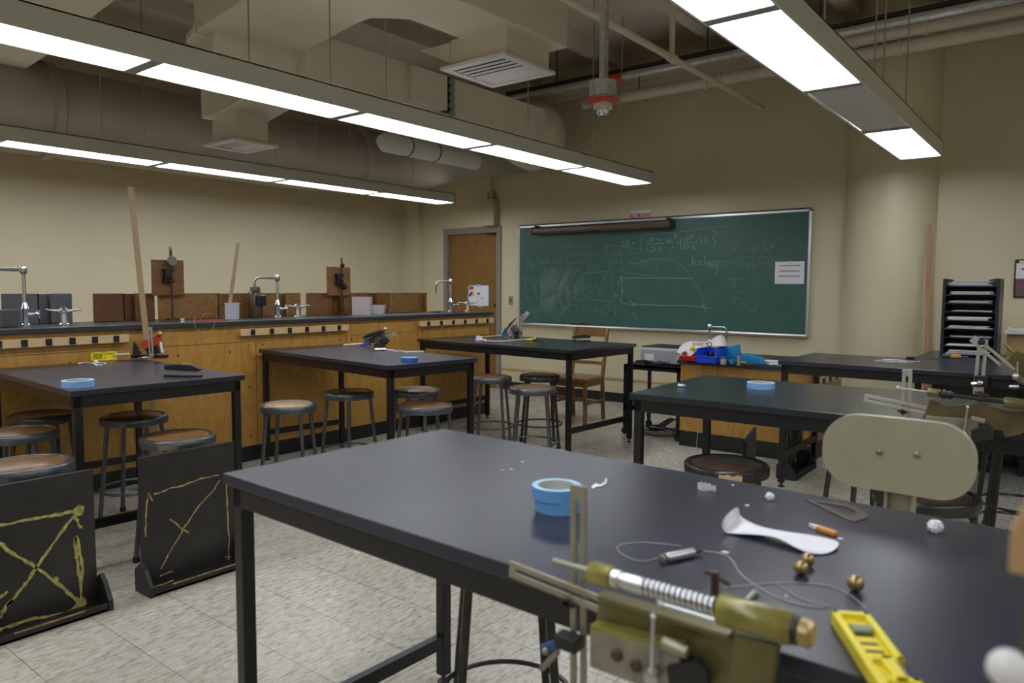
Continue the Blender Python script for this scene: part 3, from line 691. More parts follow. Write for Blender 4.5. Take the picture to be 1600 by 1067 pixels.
# ---------------------------------------------------------------- chalkboard and things on the back wall
bx0, bx1, bz0, bz1 = -5.83, -2.21, .915, 2.125
t = thing('chalkboard', 'wide green chalkboard covered in chalk formulas on the back wall', 'chalkboard', (bx0, YB-.03, bz0))
BW, BH = bx1-bx0, bz1-bz0
MB().box((0, 0, 0), (BW, .02, BH)).build('writing_surface', 'chalkboard_green', t)
fr = MB().box((-.022, -.008, -.01), (.006, .03, BH+.02)).box((BW-.006, -.008, -.01), (BW+.022, .03, BH+.02)).box((-.022, -.008, BH-.004), (BW+.022, .03, BH+.022))
fr.build('frame', 'board_frame', t, bevel=.003)
MB().prism([(-.02, 0, -.005), (-.02, -.055, -.012), (-.02, -.06, -.03), (-.02, -.03, -.045), (-.02, .03, -.045), (-.02, .03, -.005)], (BW+.04, 0, 0)).build('chalk_tray', 'board_frame', t, bevel=.004)
MB().box((-.0, -.012, BH+.022), (BW, .03, BH+.034)).build('map_rail', 'dark_iron', t)
YW = YB-.0308
def strokes(name, lines, wd, mt, parent):
    b = MB(); n = Vector((0, -1, 0))
    for ln in lines:
        pts = [P(a, c, y=YW) for a, c in ln]
        if len(pts) > 2:   # smooth the hand stroke
            q = [pts[0]]
            for a, c in zip(pts, pts[1:]): q += [a*.75+c*.25, a*.25+c*.75]
            q.append(pts[-1]); pts = q
        b.strip(pts, wd, n)
    return b.build(name, mt, parent, world=True)
c7 = lambda pts: [(820+a/6.668, 340+b/6.668) for a, b in pts]
c8 = lambda pts: [(1030+a/6.67, 340+b/6.67) for a, b in pts]
def arcpx(f, cx, cy, rx, ry, a0, a1, n=14): return f([(cx+rx*math.cos(a0+(a1-a0)*i/n), cy+ry*math.sin(a0+(a1-a0)*i/n)) for i in range(n+1)])
bold = [
 c7([(1012, 610), (1010, 700), (1012, 780), (1000, 880)]), c7([(1000, 880), (1060, 900), (1200, 905), (1467, 915)]), c8([(0, 915), (300, 915), (420, 930), (548, 945)]),
 c8([(445, 895), (490, 985)]), c8([(490, 905), (440, 950)]), c7([(1090, 858), (1120, 890), (1150, 905), (1110, 930)]),
 c7([(1020, 628), (1467, 628)]), c8([(0, 628), (345, 632)]), c7([(1000, 640), (960, 690), (985, 700)]), c7([(990, 615), (1020, 640)]), c7([(1020, 615), (990, 640)]),
 c7([(960, 755), (965, 765)]), c7([(945, 795), (935, 815), (955, 825), (965, 800), (945, 795)]), c7([(1005, 745), (1030, 785)]), c7([(1030, 745), (1005, 785)]),
 c8([(342, 395), (348, 450), (345, 500)]), c8([(346, 475), (365, 455), (380, 475), (382, 500)]), c8([(400, 455), (435, 455)]), c8([(400, 485), (437, 485)]),
 c8([(470, 395), (478, 450), (475, 500)]), c8([(477, 475), (495, 455), (508, 475), (508, 500)]), c8([(530, 445), (515, 480), (525, 520)]), arcpx(c8, 568, 485, 24, 32, 0, 6.28), c8([(545, 487), (592, 487)]),
 c8([(600, 430), (622, 480), (605, 550), (578, 595)]),
 c7([(1120, 995), (1150, 1020), (1165, 1065)]),
 c7([(1005, 250), (1025, 240), (1010, 270), (1028, 285), (1008, 305)]), c7([(1050, 300), (1060, 240), (1085, 230), (1080, 260), (1062, 268), (1100, 300)]), c7([(1115, 262), (1148, 258)]), c7([(1120, 278), (1150, 274)]),
 c7([(1300, 250), (1325, 215), (1350, 225), (1330, 245), (1300, 248)]), c7([(1365, 215), (1395, 235), (1430, 232)]), c7([(1290, 280), (1450, 265)]), c7([(1320, 310), (1355, 310), (1350, 350), (1320, 345)]), arcpx(c7, 1410, 328, 18, 24, 0, 6.28),
 c8([(65, 235), (90, 245), (100, 260), (70, 262)]), c8([(120, 225), (140, 250), (110, 262), (100, 240), (125, 228)]), c8([(150, 180), (175, 180), (165, 210), (185, 212)]),
 c8([(235, 205), (220, 250), (222, 310), (245, 345)]), c8([(260, 235), (290, 200), (310, 220), (280, 245)]), c8([(310, 180), (345, 185), (340, 220), (320, 210)]), c8([(235, 270), (405, 250)]), arcpx(c8, 280, 305, 28, 20, 0, 6.28), c8([(340, 280), (360, 330)]), c8([(370, 275), (352, 320), (390, 325)]),
 c8([(445, 205), (425, 235), (450, 250), (430, 275)]), c8([(485, 190), (478, 265)]), c8([(480, 245), (500, 235), (508, 265)]), c8([(560, 200), (590, 260), (560, 325)]), c8([(560, 140), (590, 140), (570, 175), (630, 172)]),
 c8([(185, 260), (200, 275)]), c8([(200, 258), (185, 275)]), c8([(150, 300), (125, 335)]),
]
med = [
 arcpx(c8, 20, 760, 450, 340, -pi/2, -.08, 18)[:0] or c8([(0, 430), (80, 430), (160, 455), (240, 510), (300, 575), (350, 640), (390, 720), (440, 820), (470, 910)]),
 c7([(1050, 560), (1100, 520), (1180, 470), (1280, 440), (1380, 430), (1467, 430)]),
 c8([(0, 165), (200, 150), (420, 120), (640, 90), (800, 80), (950, 72)]), c7([(1230, 175), (1320, 165), (1467, 158)]), c7([(1215, 180), (1205, 360)]), c7([(1280, 350), (1340, 360)]), c7([(1285, 215), (1275, 350)]),
 c7([(600, 570), (596, 700), (600, 810), (760, 860), (1000, 880)]), c7([(910, 460), (915, 620), (912, 880)]), c7([(620, 575), (910, 560)]), c7([(560, 850), (1000, 880)]),
 c7([(450, 390), (560, 380), (740, 375), (740, 410)]), c7([(445, 390), (440, 500)]), c7([(1050, 575), (1300, 600)]), c7([(1370, 450), (1370, 590), (1300, 600)]),
 c7([(20, 430), (60, 440), (65, 470), (35, 480), (60, 500), (90, 530)]), c7([(30, 430), (30, 500)]), c7([(130, 460), (140, 430), (165, 440)]), c7([(175, 460), (185, 440), (205, 455), (215, 435), (235, 450)]), c7([(245, 410), (250, 455)]), c7([(150, 480), (265, 470)]), c7([(195, 515), (215, 515), (195, 545), (220, 550)]), c7([(85, 485), (95, 475)]),
 c7([(300, 490), (325, 470), (340, 490), (360, 470), (380, 485), (405, 460)]), c7([(465, 480), (490, 465), (510, 480), (530, 465), (560, 475)]), c7([(580, 470), (600, 460)]), c7([(640, 400), (670, 395), (655, 430), (690, 435)]), c7([(660, 470), (700, 465)]), c7([(640, 510), (665, 500), (690, 525), (650, 530)]), c7([(740, 530), (775, 527)]), c7([(745, 515), (772, 513)]),
 c7([(430, 260), (440, 320)]), arcpx(c7, 465, 285, 18, 26, 0, 6.28), c7([(450, 285), (482, 285)]), c7([(505, 245), (515, 290), (500, 330)]), c7([(560, 290), (620, 310)]), c7([(405, 270), (395, 320)]),
 c7([(850, 300), (960, 295), (1170, 320)]), c7([(830, 330), (870, 280), (890, 290)]), c7([(900, 360), (930, 350), (920, 385), (945, 390)]), c7([(965, 370), (990, 355), (985, 390), (1010, 380)]), c7([(1090, 360), (1120, 380), (1095, 390)]), c7([(1130, 365), (1170, 385)]), c7([(1110, 460), (1090, 475), (1115, 480), (1130, 465), (1150, 490), (1170, 470), (1180, 490)]), c7([(1210, 430), (1215, 495)]), c7([(1240, 450), (1260, 475), (1290, 440), (1245, 515)]),
 c7([(940, 450), (960, 440), (950, 480), (970, 485)]), c7([(990, 430), (1025, 460), (990, 480)]), c7([(940, 520), (960, 540), (945, 555)]), c7([(985, 520), (1010, 560)]), c7([(1020, 500), (1020, 540), (1040, 545)]),
 c7([(640, 680), (650, 720), (665, 690), (680, 735), (700, 700)]), c7([(630, 720), (660, 770), (710, 760)]), c7([(720, 680), (750, 715), (780, 770), (775, 830)]), c7([(800, 760), (820, 750), (825, 790), (800, 800)]), c7([(830, 650), (860, 640), (845, 690), (870, 690)]),
 c7([(640, 900), (660, 890), (650, 930), (690, 935)]), c7([(620, 980), (640, 950), (690, 985), (720, 940), (730, 990)]), arcpx(c7, 860, 960, 60, 60, 2.0, 5.4), c7([(830, 1000), (940, 950)]), c7([(740, 890), (745, 970)]), c7([(850, 930), (880, 920), (870, 960)]), c7([(940, 900), (945, 1030)]), c7([(620, 870), (605, 985)]),
 c8([(720, 290), (845, 275)]), c8([(760, 310), (785, 340), (820, 350)]), c8([(790, 310), (760, 350)]), c8([(890, 310), (920, 310)]), c8([(895, 325), (920, 322)]), c8([(950, 320), (1040, 315)]), c8([(990, 280), (1000, 310)]), c8([(965, 375), (970, 345), (990, 350), (990, 378)]), c8([(1130, 250), (1080, 250), (1110, 285), (1085, 325), (1145, 325)]), c8([(1165, 270), (1195, 315)]), c8([(1195, 268), (1165, 318)]), c8([(1225, 315), (1232, 325)]), c8([(1110, 345), (1115, 365)]),
 c8([(655, 460), (700, 450), (750, 460)]), arcpx(c8, 685, 475, 20, 16, 0, 6.28), c8([(765, 465), (785, 463)]), c8([(765, 480), (785, 478)]), c8([(810, 480), (820, 530), (825, 412), (1225, 415)]), c8([(870, 435), (880, 470)]), c8([(840, 485), (935, 480)]), c8([(845, 500), (850, 525), (870, 500), (875, 525)]), c8([(890, 512), (925, 510)]), c8([(930, 495), (932, 535)]), c8([(1005, 450), (955, 452), (985, 475), (955, 500), (1010, 498)]), c8([(985, 515), (1010, 515), (985, 535), (1010, 537)]), c8([(1040, 450), (1030, 475), (1040, 495)]), c8([(1050, 460), (1075, 490)]), c8([(1075, 458), (1050, 492)]), c8([(1090, 475), (1105, 475)]), c8([(1115, 460), (1140, 490)]), c8([(1150, 455), (1115, 500)]), c8([(1165, 440), (1178, 465), (1160, 495)]), c8([(1185, 430), (1200, 440), (1190, 455)]),
 c8([(710, 640), (810, 638), (905, 650)]), c8([(750, 690), (780, 665), (810, 680), (760, 705), (775, 720), (800, 740)]), c8([(825, 775), (850, 780), (880, 785), (905, 790), (935, 800)]),
 c8([(860, 850), (800, 840), (755, 865), (765, 895), (800, 890), (800, 855)]), c8([(850, 880), (845, 915), (860, 935)]), c8([(870, 915), (875, 885), (900, 885), (890, 910), (910, 925)]), c8([(915, 935), (950, 950), (975, 965)]), c8([(990, 880), (1020, 920), (1010, 965), (965, 975)]),
]
strokes('chalk_writing', bold, .0062, 'chalk', t)
strokes('chalk_writing', med, .0052, 'chalk_faint', t)
gh = [c7([(420, 760), (480, 650), (540, 545), (590, 530)]), c7([(150, 760), (200, 690), (330, 680), (430, 690)]), c7([(850, 330), (860, 420), (900, 470), (870, 560), (820, 620), (790, 760)]),
 c7([(470, 860), (520, 830), (560, 880)]), c7([(440, 920), (500, 900), (560, 940)]), c7([(480, 780), (540, 770), (530, 830)]), c7([(140, 880), (240, 860), (330, 880)]), c7([(120, 640), (110, 760), (130, 860)])]
strokes('chalk_smears', gh, .006, 'chalk_faint', t)

p = P(901, 501, y=YB-.07)
t = thing('chalk_eraser', 'dark felt eraser lying on the chalkboard tray', 'eraser', (p.x, YB-.062, bz0-.012))
MB().box((-.075, -.022, .005), (.075, .022, .022)).build('felt', 'screen_side', t, bevel=.003); MB().box((-.075, -.022, .022), (.075, .022, .032)).build('backing', 'screen_case', t, bevel=.003)

p = P(941, 360, y=7.47)
t = thing('projection_screen', 'brown rolled projection screen case mounted over the chalkboard top', 'projector screen', (-4.61, 7.49, 2.06))
L0, L1 = -.935, .935
MB().prism([(L0, .05, -.035), (L0, -.03, -.035), (L0, -.05, -.01), (L0, -.05, .03), (L0, -.03, .048), (L0, .05, .048)], (L1-L0, 0, 0)).build('case', 'screen_case', t, bevel=.004)
for s, x in ((-1, L0), (1, L1)):
    MB().prism([(x, .05, -.04), (x, -.035, -.04), (x, -.056, -.012), (x, -.056, .034), (x, -.035, .054), (x, .05, .054)], (s*.018, 0, 0)).build('end_cap', 'screen_case', t, bevel=.003)
    MB().box((x-s*.03-.012, -.02, .048), (x-s*.03+.012, .066, .075)).build('wall_bracket', 'screen_side', t)
MB().tube([(-.02, -.03, -.035), (-.02, -.045, -.05), (.02, -.045, -.05), (.02, -.03, -.035)], .004, 6).build('pull_handle', 'dark_iron', t)

def wallpanel(name, cat, label, a, b, mt, dy=.004, yy=YB, bevel=0):
    p0 = P(*a, y=yy); p1 = P(*b, y=yy); t = thing(name, label, cat, ((p0.x+p1.x)/2, yy, min(p0.z, p1.z)))
    w = abs(p1.x-p0.x)/2; h = abs(p1.z-p0.z)
    MB().box((-w, -dy, 0), (w, 0, h)).build('panel', mt, t, bevel=bevel)
    return t, w, h
t, w, h = wallpanel('no_smoking_sign', 'sign', 'small white sign with red NO SMOKING lettering above the chalkboard', (986.5, 330), (1015.5, 343.5), 'paper')
text_obj('lettering', 'NO SMOKING', h*.62, 'red_print', t, (0, -.006, h/2), (pi/2, 0, 0), sx=.60, bold=.002)
t, w, h = wallpanel('paper_notice', 'paper', 'white paper notice with three dark lines taped on the chalkboard', (1211.5, 409), (1256, 443.5), 'paper', .002, YB-.031)
for k in (.80, .56, .33): MB().box((-w*.72, -.0035, h*k), (w*.72, -.0025, h*k+.008)).build('printed_line', 'paper_print', t)
MB().box((-.006, -.0035, h*.9), (.006, -.0025, h*.94)).build('printed_line', 'red_print', t)
t, w, h = wallpanel('light_switch', 'light switch', 'dark bronze light switch plate between door and chalkboard', (795.2, 463), (801.6, 476.5), 'door_frame', .006, bevel=.003)
MB().box((-.006, -.014, h*.42), (.006, -.006, h*.6)).build('toggle', 'dark_iron', t)
# bell box above the door
t, w, h = wallpanel('wall_speaker_box', 'wall box', 'cream metal box on the wall above the door frame', (759, 314), (779.5, 353), 'cream_box', .11, bevel=.006)
MB().box((-w-.03, -.08, .04), (-w, -.02, h-.03)).build('side_latch', 'cream_box', t, bevel=.006)
for dx, dz in ((.03, .10), (.03, .17), (-.06, .2), (-.06, .1)): MB().lathe([(.008, 0), (.007, .004)], (dx, -.11, dz), (0, -1, 0), 10).build('screw', 'dark_iron', t)
zt = h
MB().box((-.02, -.09, zt), (.055, -.02, zt+.11)).build('outlet_box', 'cream_box', t, bevel=.004)
for k in (.035, .075): MB().lathe([(.014, 0), (.014, .002)], (.012, -.09, zt+k), (0, -1, 0), 12).build('socket', 'dark_plastic', t)
MB().tube([(.02, -.05, zt+.11), (.02, -.05, 3.9-t.location.z)], .010, 8).build('conduit', 'cream_box', t)
# door poster
yd = YB+.028
t, w, h = wallpanel('door_poster', 'poster', 'white safety poster with coloured diamonds and blue tape on the door', (732.5, 446), (763.2, 478), 'paper', .003, yd)
for a, c, m_ in (((-.045, h-.012), (.055, h+.014), 'tape_end'), ((-.01, -.016), (.085, .01), 'tape_end'), ((-w-.012, .06), (-w+.008, .17), 'tape_end'), ((w-.008, .05), (w+.012, .2), 'tape_end')):
    MB().box((a[0], -.0045, a[1]), (c[0], -.003, c[1])).build('blue_tape', m_, t)
MB().box((-w+.012, -.0045, h-.055), (-w+.09, -.0032, h-.012)).build('red_block', 'red_print', t)
def diamond(cx, cz, r, mt): MB().prism([(cx-r, -.0045, cz), (cx, -.0045, cz-r), (cx+r, -.0045, cz), (cx, -.0045, cz+r)], (0, .001, 0)).build('diamond', mt, t)
q = .030
diamond(-w+.055, h*.52+q, q, 'red_plastic'); diamond(-w+.055-q, h*.52, q, 'blue_plastic'); diamond(-w+.055+q, h*.52, q, 'yellow_plastic'); diamond(-w+.055, h*.52-q, q, 'white_plastic')
MB().box((-.02, -.0045, h*.55), (.03, -.0032, h*.64)).build('printed_line', 'paper_print', t)
for k in (.2, .3, .4): MB().box((-.02, -.0045, h*k), (-.008, -.0032, h*k+.01)).build('printed_line', 'paper_print', t)
MB().box((.055, -.0045, h*.34), (.10, -.0032, h*.38)).build('blue_mark', 'blue_paint', t)
for k in range(7): MB().box((.01, -.0045, h*.12+k*.016), (.10, -.0032, h*.12+k*.016+.003)).build('faint_line', 'tub_plastic', t)

# clipboard on the wall at the right edge
p0 = P(1583, 465, y=YB); p1 = P(1583.5, 405.5, y=YB)
t = thing('wall_notice_board', 'dark framed notice with white and maroon printed sheet at the right edge', 'notice', (p0.x, YB, p0.z))
H = p1.z-p0.z; W = .26
MB().box((0, -.016, 0), (W, 0, H)).build('frame', 'dark_iron', t, bevel=.004)
MB().box((.012, -.019, H*.50), (W-.012, -.016, H*.90)).build('white_sheet', 'paper', t)
MB().box((.012, -.019, .015), (W-.012, -.016, H*.50)).build('maroon_sheet', mat('maroon', (.12, .03, .04), .6), t)
for k in range(9): MB().box((.018, -.0205, .022+k*.0165), (W-.018, -.019, .026+k*.0165)).build('text_line', 'clear_plastic', t)
MB().box((.05, -.0205, H*.72), (W-.02, -.019, H*.77)).build('red_heading', 'red_print', t)
MB().box((.03, -.03, H*.90), (W-.03, -.016, H*.97)).build('clip', 'silver', t, bevel=.003)

# ---------------------------------------------------------------- leaning sticks
def stick(label, a, b, wd, th, mt, face, name='measuring_stick', ticks=True):
    """a foot, b top"""
    a, b = Vector(a), Vector(b); t = thing(name, label, 'ruler', a, 0, 'long wooden measuring sticks')
    ax = (b-a); L = ax.length; ax.normalize(); f = Vector(face); f = (f-ax*f.dot(ax)).normalized(); s = ax.cross(f)
    R = Matrix((s, f, ax)).transposed().to_4x4()
    MB().box((-wd/2, -th/2, 0), (wd/2, th/2, L), mtx=R).build('blade', mt, t, bevel=.0015)
    if ticks:
        m_ = MB()
        for i in range(int(L*50)):
            l_ = wd*(.5 if i % 5 == 0 else .25); m_.box((-wd/2, th/2, i/50), (-wd/2+l_, th/2+.0006, i/50+.0016), mtx=R)
        m_.build('scale_marks', 'rust_iron', t)
    return t
ft = P(252, 740, x=-4.985); ft.z = 0; tp = P(204, 292, x=-4.985)
stick('tall two metre stick standing by the launcher with red body, far left table', (ft.x, ft.y, 0), tp, .036, .009, 'ruler_wood', (.75, -.6, 0))
ft = P(356, 499, x=-5.40); tp = P(372, 380, x=-6.0)
stick('short wooden stick leaning over the backstop board beside the small white container', (ft.x, ft.y, CZ), tp, .030, .007, 'ruler_wood', (.9, -.4, 0))
tp = P(1451, 351, y=7.42); ft = P(1447, 640, y=7.24)
stick('reddish stick leaning against the round column', (ft.x, 7.24, 0), (tp.x, 7.42, tp.z), .030, .010, 'red_ruler', (.3, -1, 0))
stick('pale stick standing behind the reddish one beside the column', (ft.x-.028, 7.30, 0), (tp.x-.012, 7.46, tp.z-.04), .035, .009, 'cream_box', (.3, -1, 0), ticks=False)

# ---------------------------------------------------------------- wooden chair
t = thing('wooden_chair', 'old brown wooden chair with slatted back below the chalkboard', 'chair', (-4.07, 6.27, 0), rr(4))
def sq(b, p, q, w=.034, d=.034):
    p, q = Vector(p), Vector(q); b.prism([p+Vector((-w/2, -d/2, 0)), p+Vector((w/2, -d/2, 0)), p+Vector((w/2, d/2, 0)), p+Vector((-w/2, d/2, 0))], q-p)
for s in (-1, 1):
    b = MB(); sq(b, (s*.19, -.19, 0), (s*.18, -.18, .43)); b.build('front_leg', 'chair_wood', t, bevel=.004)
    b = MB(); sq(b, (s*.175, .23, 0), (s*.18, .19, .44)); sq(b, (s*.18, .19, .43), (s*.19, .27, .94)); b.build('back_post', 'chair_wood', t, bevel=.004)
    b = MB(); sq(b, (s*.183, -.185, .20), (s*.178, .21, .20), .02, .02); b = MB().box((s*.183-.01, -.18, .19), (s*.183+.01, .21, .215)).build('side_stretcher', 'chair_wood', t)
MB().prism([(-.215, -.22, .43), (.215, -.22, .43), (.20, .20, .43), (-.20, .20, .43)], (0, 0, .03)).build('seat', 'chair_wood', t, bevel=.01)
MB().box((-.18, -.185, .37), (.18, -.165, .43)).box((-.18, .18, .37), (.18, .20, .43)).box((-.19, -.18, .37), (-.17, .2, .43)).box((.17, -.18, .37), (.19, .2, .43)).build('seat_apron', 'chair_wood', t)
MB().box((-.18, -.19, .24), (.18, -.17, .265)).box((-.17, .20, .16), (.17, .215, .185)).build('cross_stretcher', 'chair_wood', t)
for z, h, y in ((.56, .035, .215), (.69, .05, .235), (.85, .095, .258)):
    b = MB(); n = 8
    P0 = [(-.18+.36*i/n, y+.02*math.sin(pi*i/n), z) for i in range(n+1)]
    b.prism(P0+[(x, y_+.016, z_) for x, y_, z_ in P0[::-1]], (0, 0, h)); b.build('back_slat', 'chair_wood', t, bevel=.002)

# ---------------------------------------------------------------- instructor bench and cart
IX0, IX1, IY0, IY1, IZ = -2.74, -1.66, 5.84, 6.75, .745
t = thing('instructor_bench', 'low wooden bench with black top and sink faucet below the chalkboard', 'workbench', (-2.2, 6.3, 0))
MB().box((IX0, IY0, .13), (IX1, IY1, IZ-.035)).build('cabinet_body', 'panel_wood', t, world=True)
MB().box((IX0, IY0+.003, 0), (IX1+.012, IY1, .13)).box((IX0, IY0-.012, 0), (IX1+.02, IY0+.003, .012)).build('kick_base', 'baseboard_black', t, world=True)
MB().box((IX0-.02, IY0-.03, IZ-.035), (IX1+.03, IY1+.02, IZ)).build('bench_top', 'counter_slate', t, world=True, bevel=.003)
s = MB().box((IX1, IY0+.12, .60), (IX1+.035, IY1-.05, .655)).build('power_strip', 'strip_tan', t, world=True)
for k in range(4): MB().box((IX1+.03, IY0+.2+k*.19, .605), (IX1+.042, IY0+.255+k*.19, .65)).build('outlet', 'dark_plastic', s, world=True)
def onb(px, py): return P(px, py, z=IZ)
q = P(1109, 510, y=6.35)
faucet((q.x, 6.35, IZ), q.z-IZ, .13, math.atan2(RT.y, RT.x), 'chrome faucet rising behind the white shopping bag', zb=IZ, side=False, nozzle=True)
# cart
cx0, cx1, cy0, cy1, cz_ = -3.36, -2.80, 5.95, 6.45, .655
t = thing('metal_cart', 'black metal utility cart standing left of the instructor bench', 'cart', ((cx0+cx1)/2, 6.2, 0))
MB().box((cx0, cy0, cz_-.02), (cx1, cy1, cz_)).box((cx0, cy0, cz_-.045), (cx1, cy0+.004, cz_)).box((cx0, cy0, cz_-.045), (cx0+.004, cy1, cz_)).box((cx1-.004, cy0, cz_-.045), (cx1, cy1, cz_)).build('top_shelf', 'black_steel', t, world=True)
MB().box((cx0, cy0, .26), (cx1, cy1, .275)).box((cx0, cy0, .235), (cx1, cy0+.004, .28)).box((cx1-.004, cy0, .235), (cx1, cy1, .28)).build('lower_shelf', 'black_steel', t, world=True)
for x in (cx0, cx1-.028):
    for y in (cy0, cy1-.028):
        lg = MB().box((x, y, .08), (x+.028, y+.028, cz_-.01)).build('leg', 'black_steel', t, world=True)
        MB().lathe([(.030, -.012), (.034, -.008), (.034, .008), (.030, .012)], (x+.014, y+.014, .034), (0, 1, 0), 16).box((x+.006, y-.004, .05), (x+.022, y+.032, .085)).build('caster', 'black_rubber', lg, world=True)
t = thing('grey_projector', 'grey boxy projector on top of the metal cart', 'projector', (-3.02, 6.18, cz_), 0)
q0 = P(1021, 566, y=6.05); q1 = P(1062, 566, y=6.05); zt = P(1022, 543, y=6.05).z
MB().box((-.22, -.14, .018), (.17, .22, zt-cz_)).build('case', 'grey_plastic', t, bevel=.008)
MB().box((-.22, -.143, zt-cz_-.02), (.17, -.139, zt-cz_-.014)).build('white_line', 'white_plastic', t)
MB().box((-.21, -.13, zt-cz_), (.16, .20, zt-cz_+.010)).build('dark_lid', 'dark_iron', t, bevel=.003)
MB().box((-.17, -.143, .02), (-.08, -.139, .10)).build('label_sticker', 'white_plastic', t)
for x in (-.18, .13): MB().lathe([(.012, 0), (.012, .02)], (x, -.1, 0), n=10).build('foot', 'black_rubber', t)
t = thing('coiled_cables', 'tangle of black cables on the cart before the projector', 'cables', (-3.05, 5.99, cz_))
random.seed(11)
for k in range(6):
    pts = []; c_ = Vector((random.uniform(-.16, .14), random.uniform(0, .02), .018)); r_ = random.uniform(.03, .06)
    for i in range(17): a = 2*pi*i/16; pts.append(c_+Vector((r_*1.3*math.cos(a), .018*math.sin(a), .012+.010*math.sin(a*2+k))))
    MB().tube(pts, .0045, 6).build('cable_loop', 'dark_plastic', t)
t = thing('floor_cables', 'loops of grey and black cable on the floor under the cart', 'cables', (-3.05, 6.15, 0))
for k, (r_, m_) in enumerate(((.17, 'dark_plastic'), (.14, 'wire'), (.11, 'dark_plastic'))):
    MB().tube([(r_*1.5*math.cos(2*pi*i/24)-.02*k, r_*.6*math.sin(2*pi*i/24)+.02*k, .012+.02*k+.01*math.sin(i)) for i in range(24)], .006, 6, closed=True).build('cable_loop', m_, t)
MB().prism([(.10, .05, .01), (.22, .05, .01), (.22, .05, .14), (.16, .05, .16)], (0, .12, 0)).build('power_brick', 'dark_plastic', t, bevel=.01)
MB().prism([(-.20, .1, .0), (-.12, .1, .0), (.06, .1, .13), (.0, .1, .14)], (0, .06, 0)).build('grey_strap', 'grey_board', t, bevel=.003)

# things on the bench
def bin_(name, label, px, py, w, d, h, mt, rz=0, front=.55):
    q = onb(px, py); t = thing(name, label, 'bin', (q.x, q.y+d/2, IZ), rz); k = .004
    b = MB().box((-w/2, -d/2, 0), (w/2, d/2, k)).box((-w/2, d/2-k, 0), (w/2, d/2, h)).box((-w/2, -d/2, 0), (w/2, -d/2+k, h*front))
    for s in (-1, 1):
        x = s*(w/2-k/2); b.prism([(x-k/2, d/2, 0), (x-k/2, -d/2, 0), (x-k/2, -d/2, h*front), (x-k/2, -d/2+.02, h), (x-k/2, d/2, h)], (k, 0, 0))
    b.build('body', mt, t)
    MB().box((-w/2-.004, -d/2-.006, h*front-.012), (w/2+.004, -d/2+.001, h*front)).build('front_lip', mt, t, bevel=.003)
    return t
bin_('storage_bin', 'bright blue plastic bin holding dark things, under the shopping bag', 1103, 568, .185, .20, .118, 'blue_plastic', 0, .52)
bin_('storage_bin', 'deep blue bin behind and right of the open front blue bin', 1127, 565.5, .11, .18, .118, 'blue_plastic', .15, .95)
bin_('storage_bin', 'red plastic bin left of the blue bin, under the shopping bag', 1078, 564.5, .16, .16, .075, 'red_plastic', 0, .6)
q = onb(1103, 566); t = thing('dark_pouch', 'dark object lying inside the bright blue bin', 'pouch', (q.x, q.y+.12, IZ+.006))
MB().ball((0, 0, .05), .045, 2, .08).build('body', 'blue_dark', t)
# shopping bag draped over the bins
q0 = P(1057, 556, y=IY0+.04)
def pb(px, py, yy): q = P(px, py, y=yy); return q
rows = [
 [(1056, 549), (1066, 537), (1076, 531.5), (1092, 534), (1106, 533.5), (1114, 529), (1124, 522), (1131, 524), (1136, 533)],
 [(1057, 550), (1064, 541), (1078, 536), (1092, 537.5), (1106, 537.5), (1114, 534), (1122, 530), (1130, 532), (1135, 539)],
 [(1059, 551.5), (1067, 548), (1078, 541), (1092, 540), (1106, 539.5), (1114, 537.5), (1122, 536), (1129, 537), (1133, 541)],
 [(1066, 554), (1074, 553), (1082, 547), (1091, 542), (1106, 541.5), (1114, 541), (1121, 540.5), (1127, 540.5), (1131, 541.5)]]
deps = [IY0+.26, IY0+.10, IY0-.005, IY0-.02]
t = thing('shopping_bag', 'crumpled white plastic shopping bag with red print over the bins', 'bag', (-2.45, IY0+.1, IZ+.17))
b = MB(); V = [[b.bm.verts.new(pb(a, c, deps[r]+.012*math.sin(i*2.1+r))) for i, (a, c) in enumerate(rw)] for r, rw in enumerate(rows)]
for r in range(3):
    for i in range(8): b.bm.faces.new([V[r][i], V[r][i+1], V[r+1][i+1], V[r+1][i]])
tail = [b.bm.verts.new(pb(a, c, IY0-.03)) for a, c in ((1071, 556.5), (1080, 557.5), (1086, 550))]
b.bm.faces.new([V[3][0], tail[0], V[3][1]]); b.bm.faces.new([V[3][1], tail[0], tail[1], V[3][2]]); b.bm.faces.new([V[3][2], tail[1], tail[2], V[3][3]])
o = b.build('bag_sheet', 'bag_plastic', t, world=True, smooth='all'); s_ = o.modifiers.new('sub', 'SUBSURF'); s_.levels = s_.render_levels = 2; s_ = o.modifiers.new('thick', 'SOLIDIFY'); s_.thickness = .0015
# red print
q = P(1094.5, 538.2, y=IY0-.03); text_obj('red_print', 'ROUND TR', .036, 'red_print', t, (q.x-t.location.x, q.y-t.location.y, q.z-t.location.z), (pi/2-.12, -.05, 0), sx=.75, bold=.001)
q = P(1109, 538, y=IY0-.03); MB().lathe([(.020, 0), (.020, .002), (.013, .002), (.013, 0)], q, (0, -1, .1), 20, closed=True).build('round_emblem', 'grey_board', t, world=True)
q = P(1082, 544, y=IY0-.035); MB().ball(q, .022, 2).build('yellow_patch', 'yellow_plastic', t, world=True)
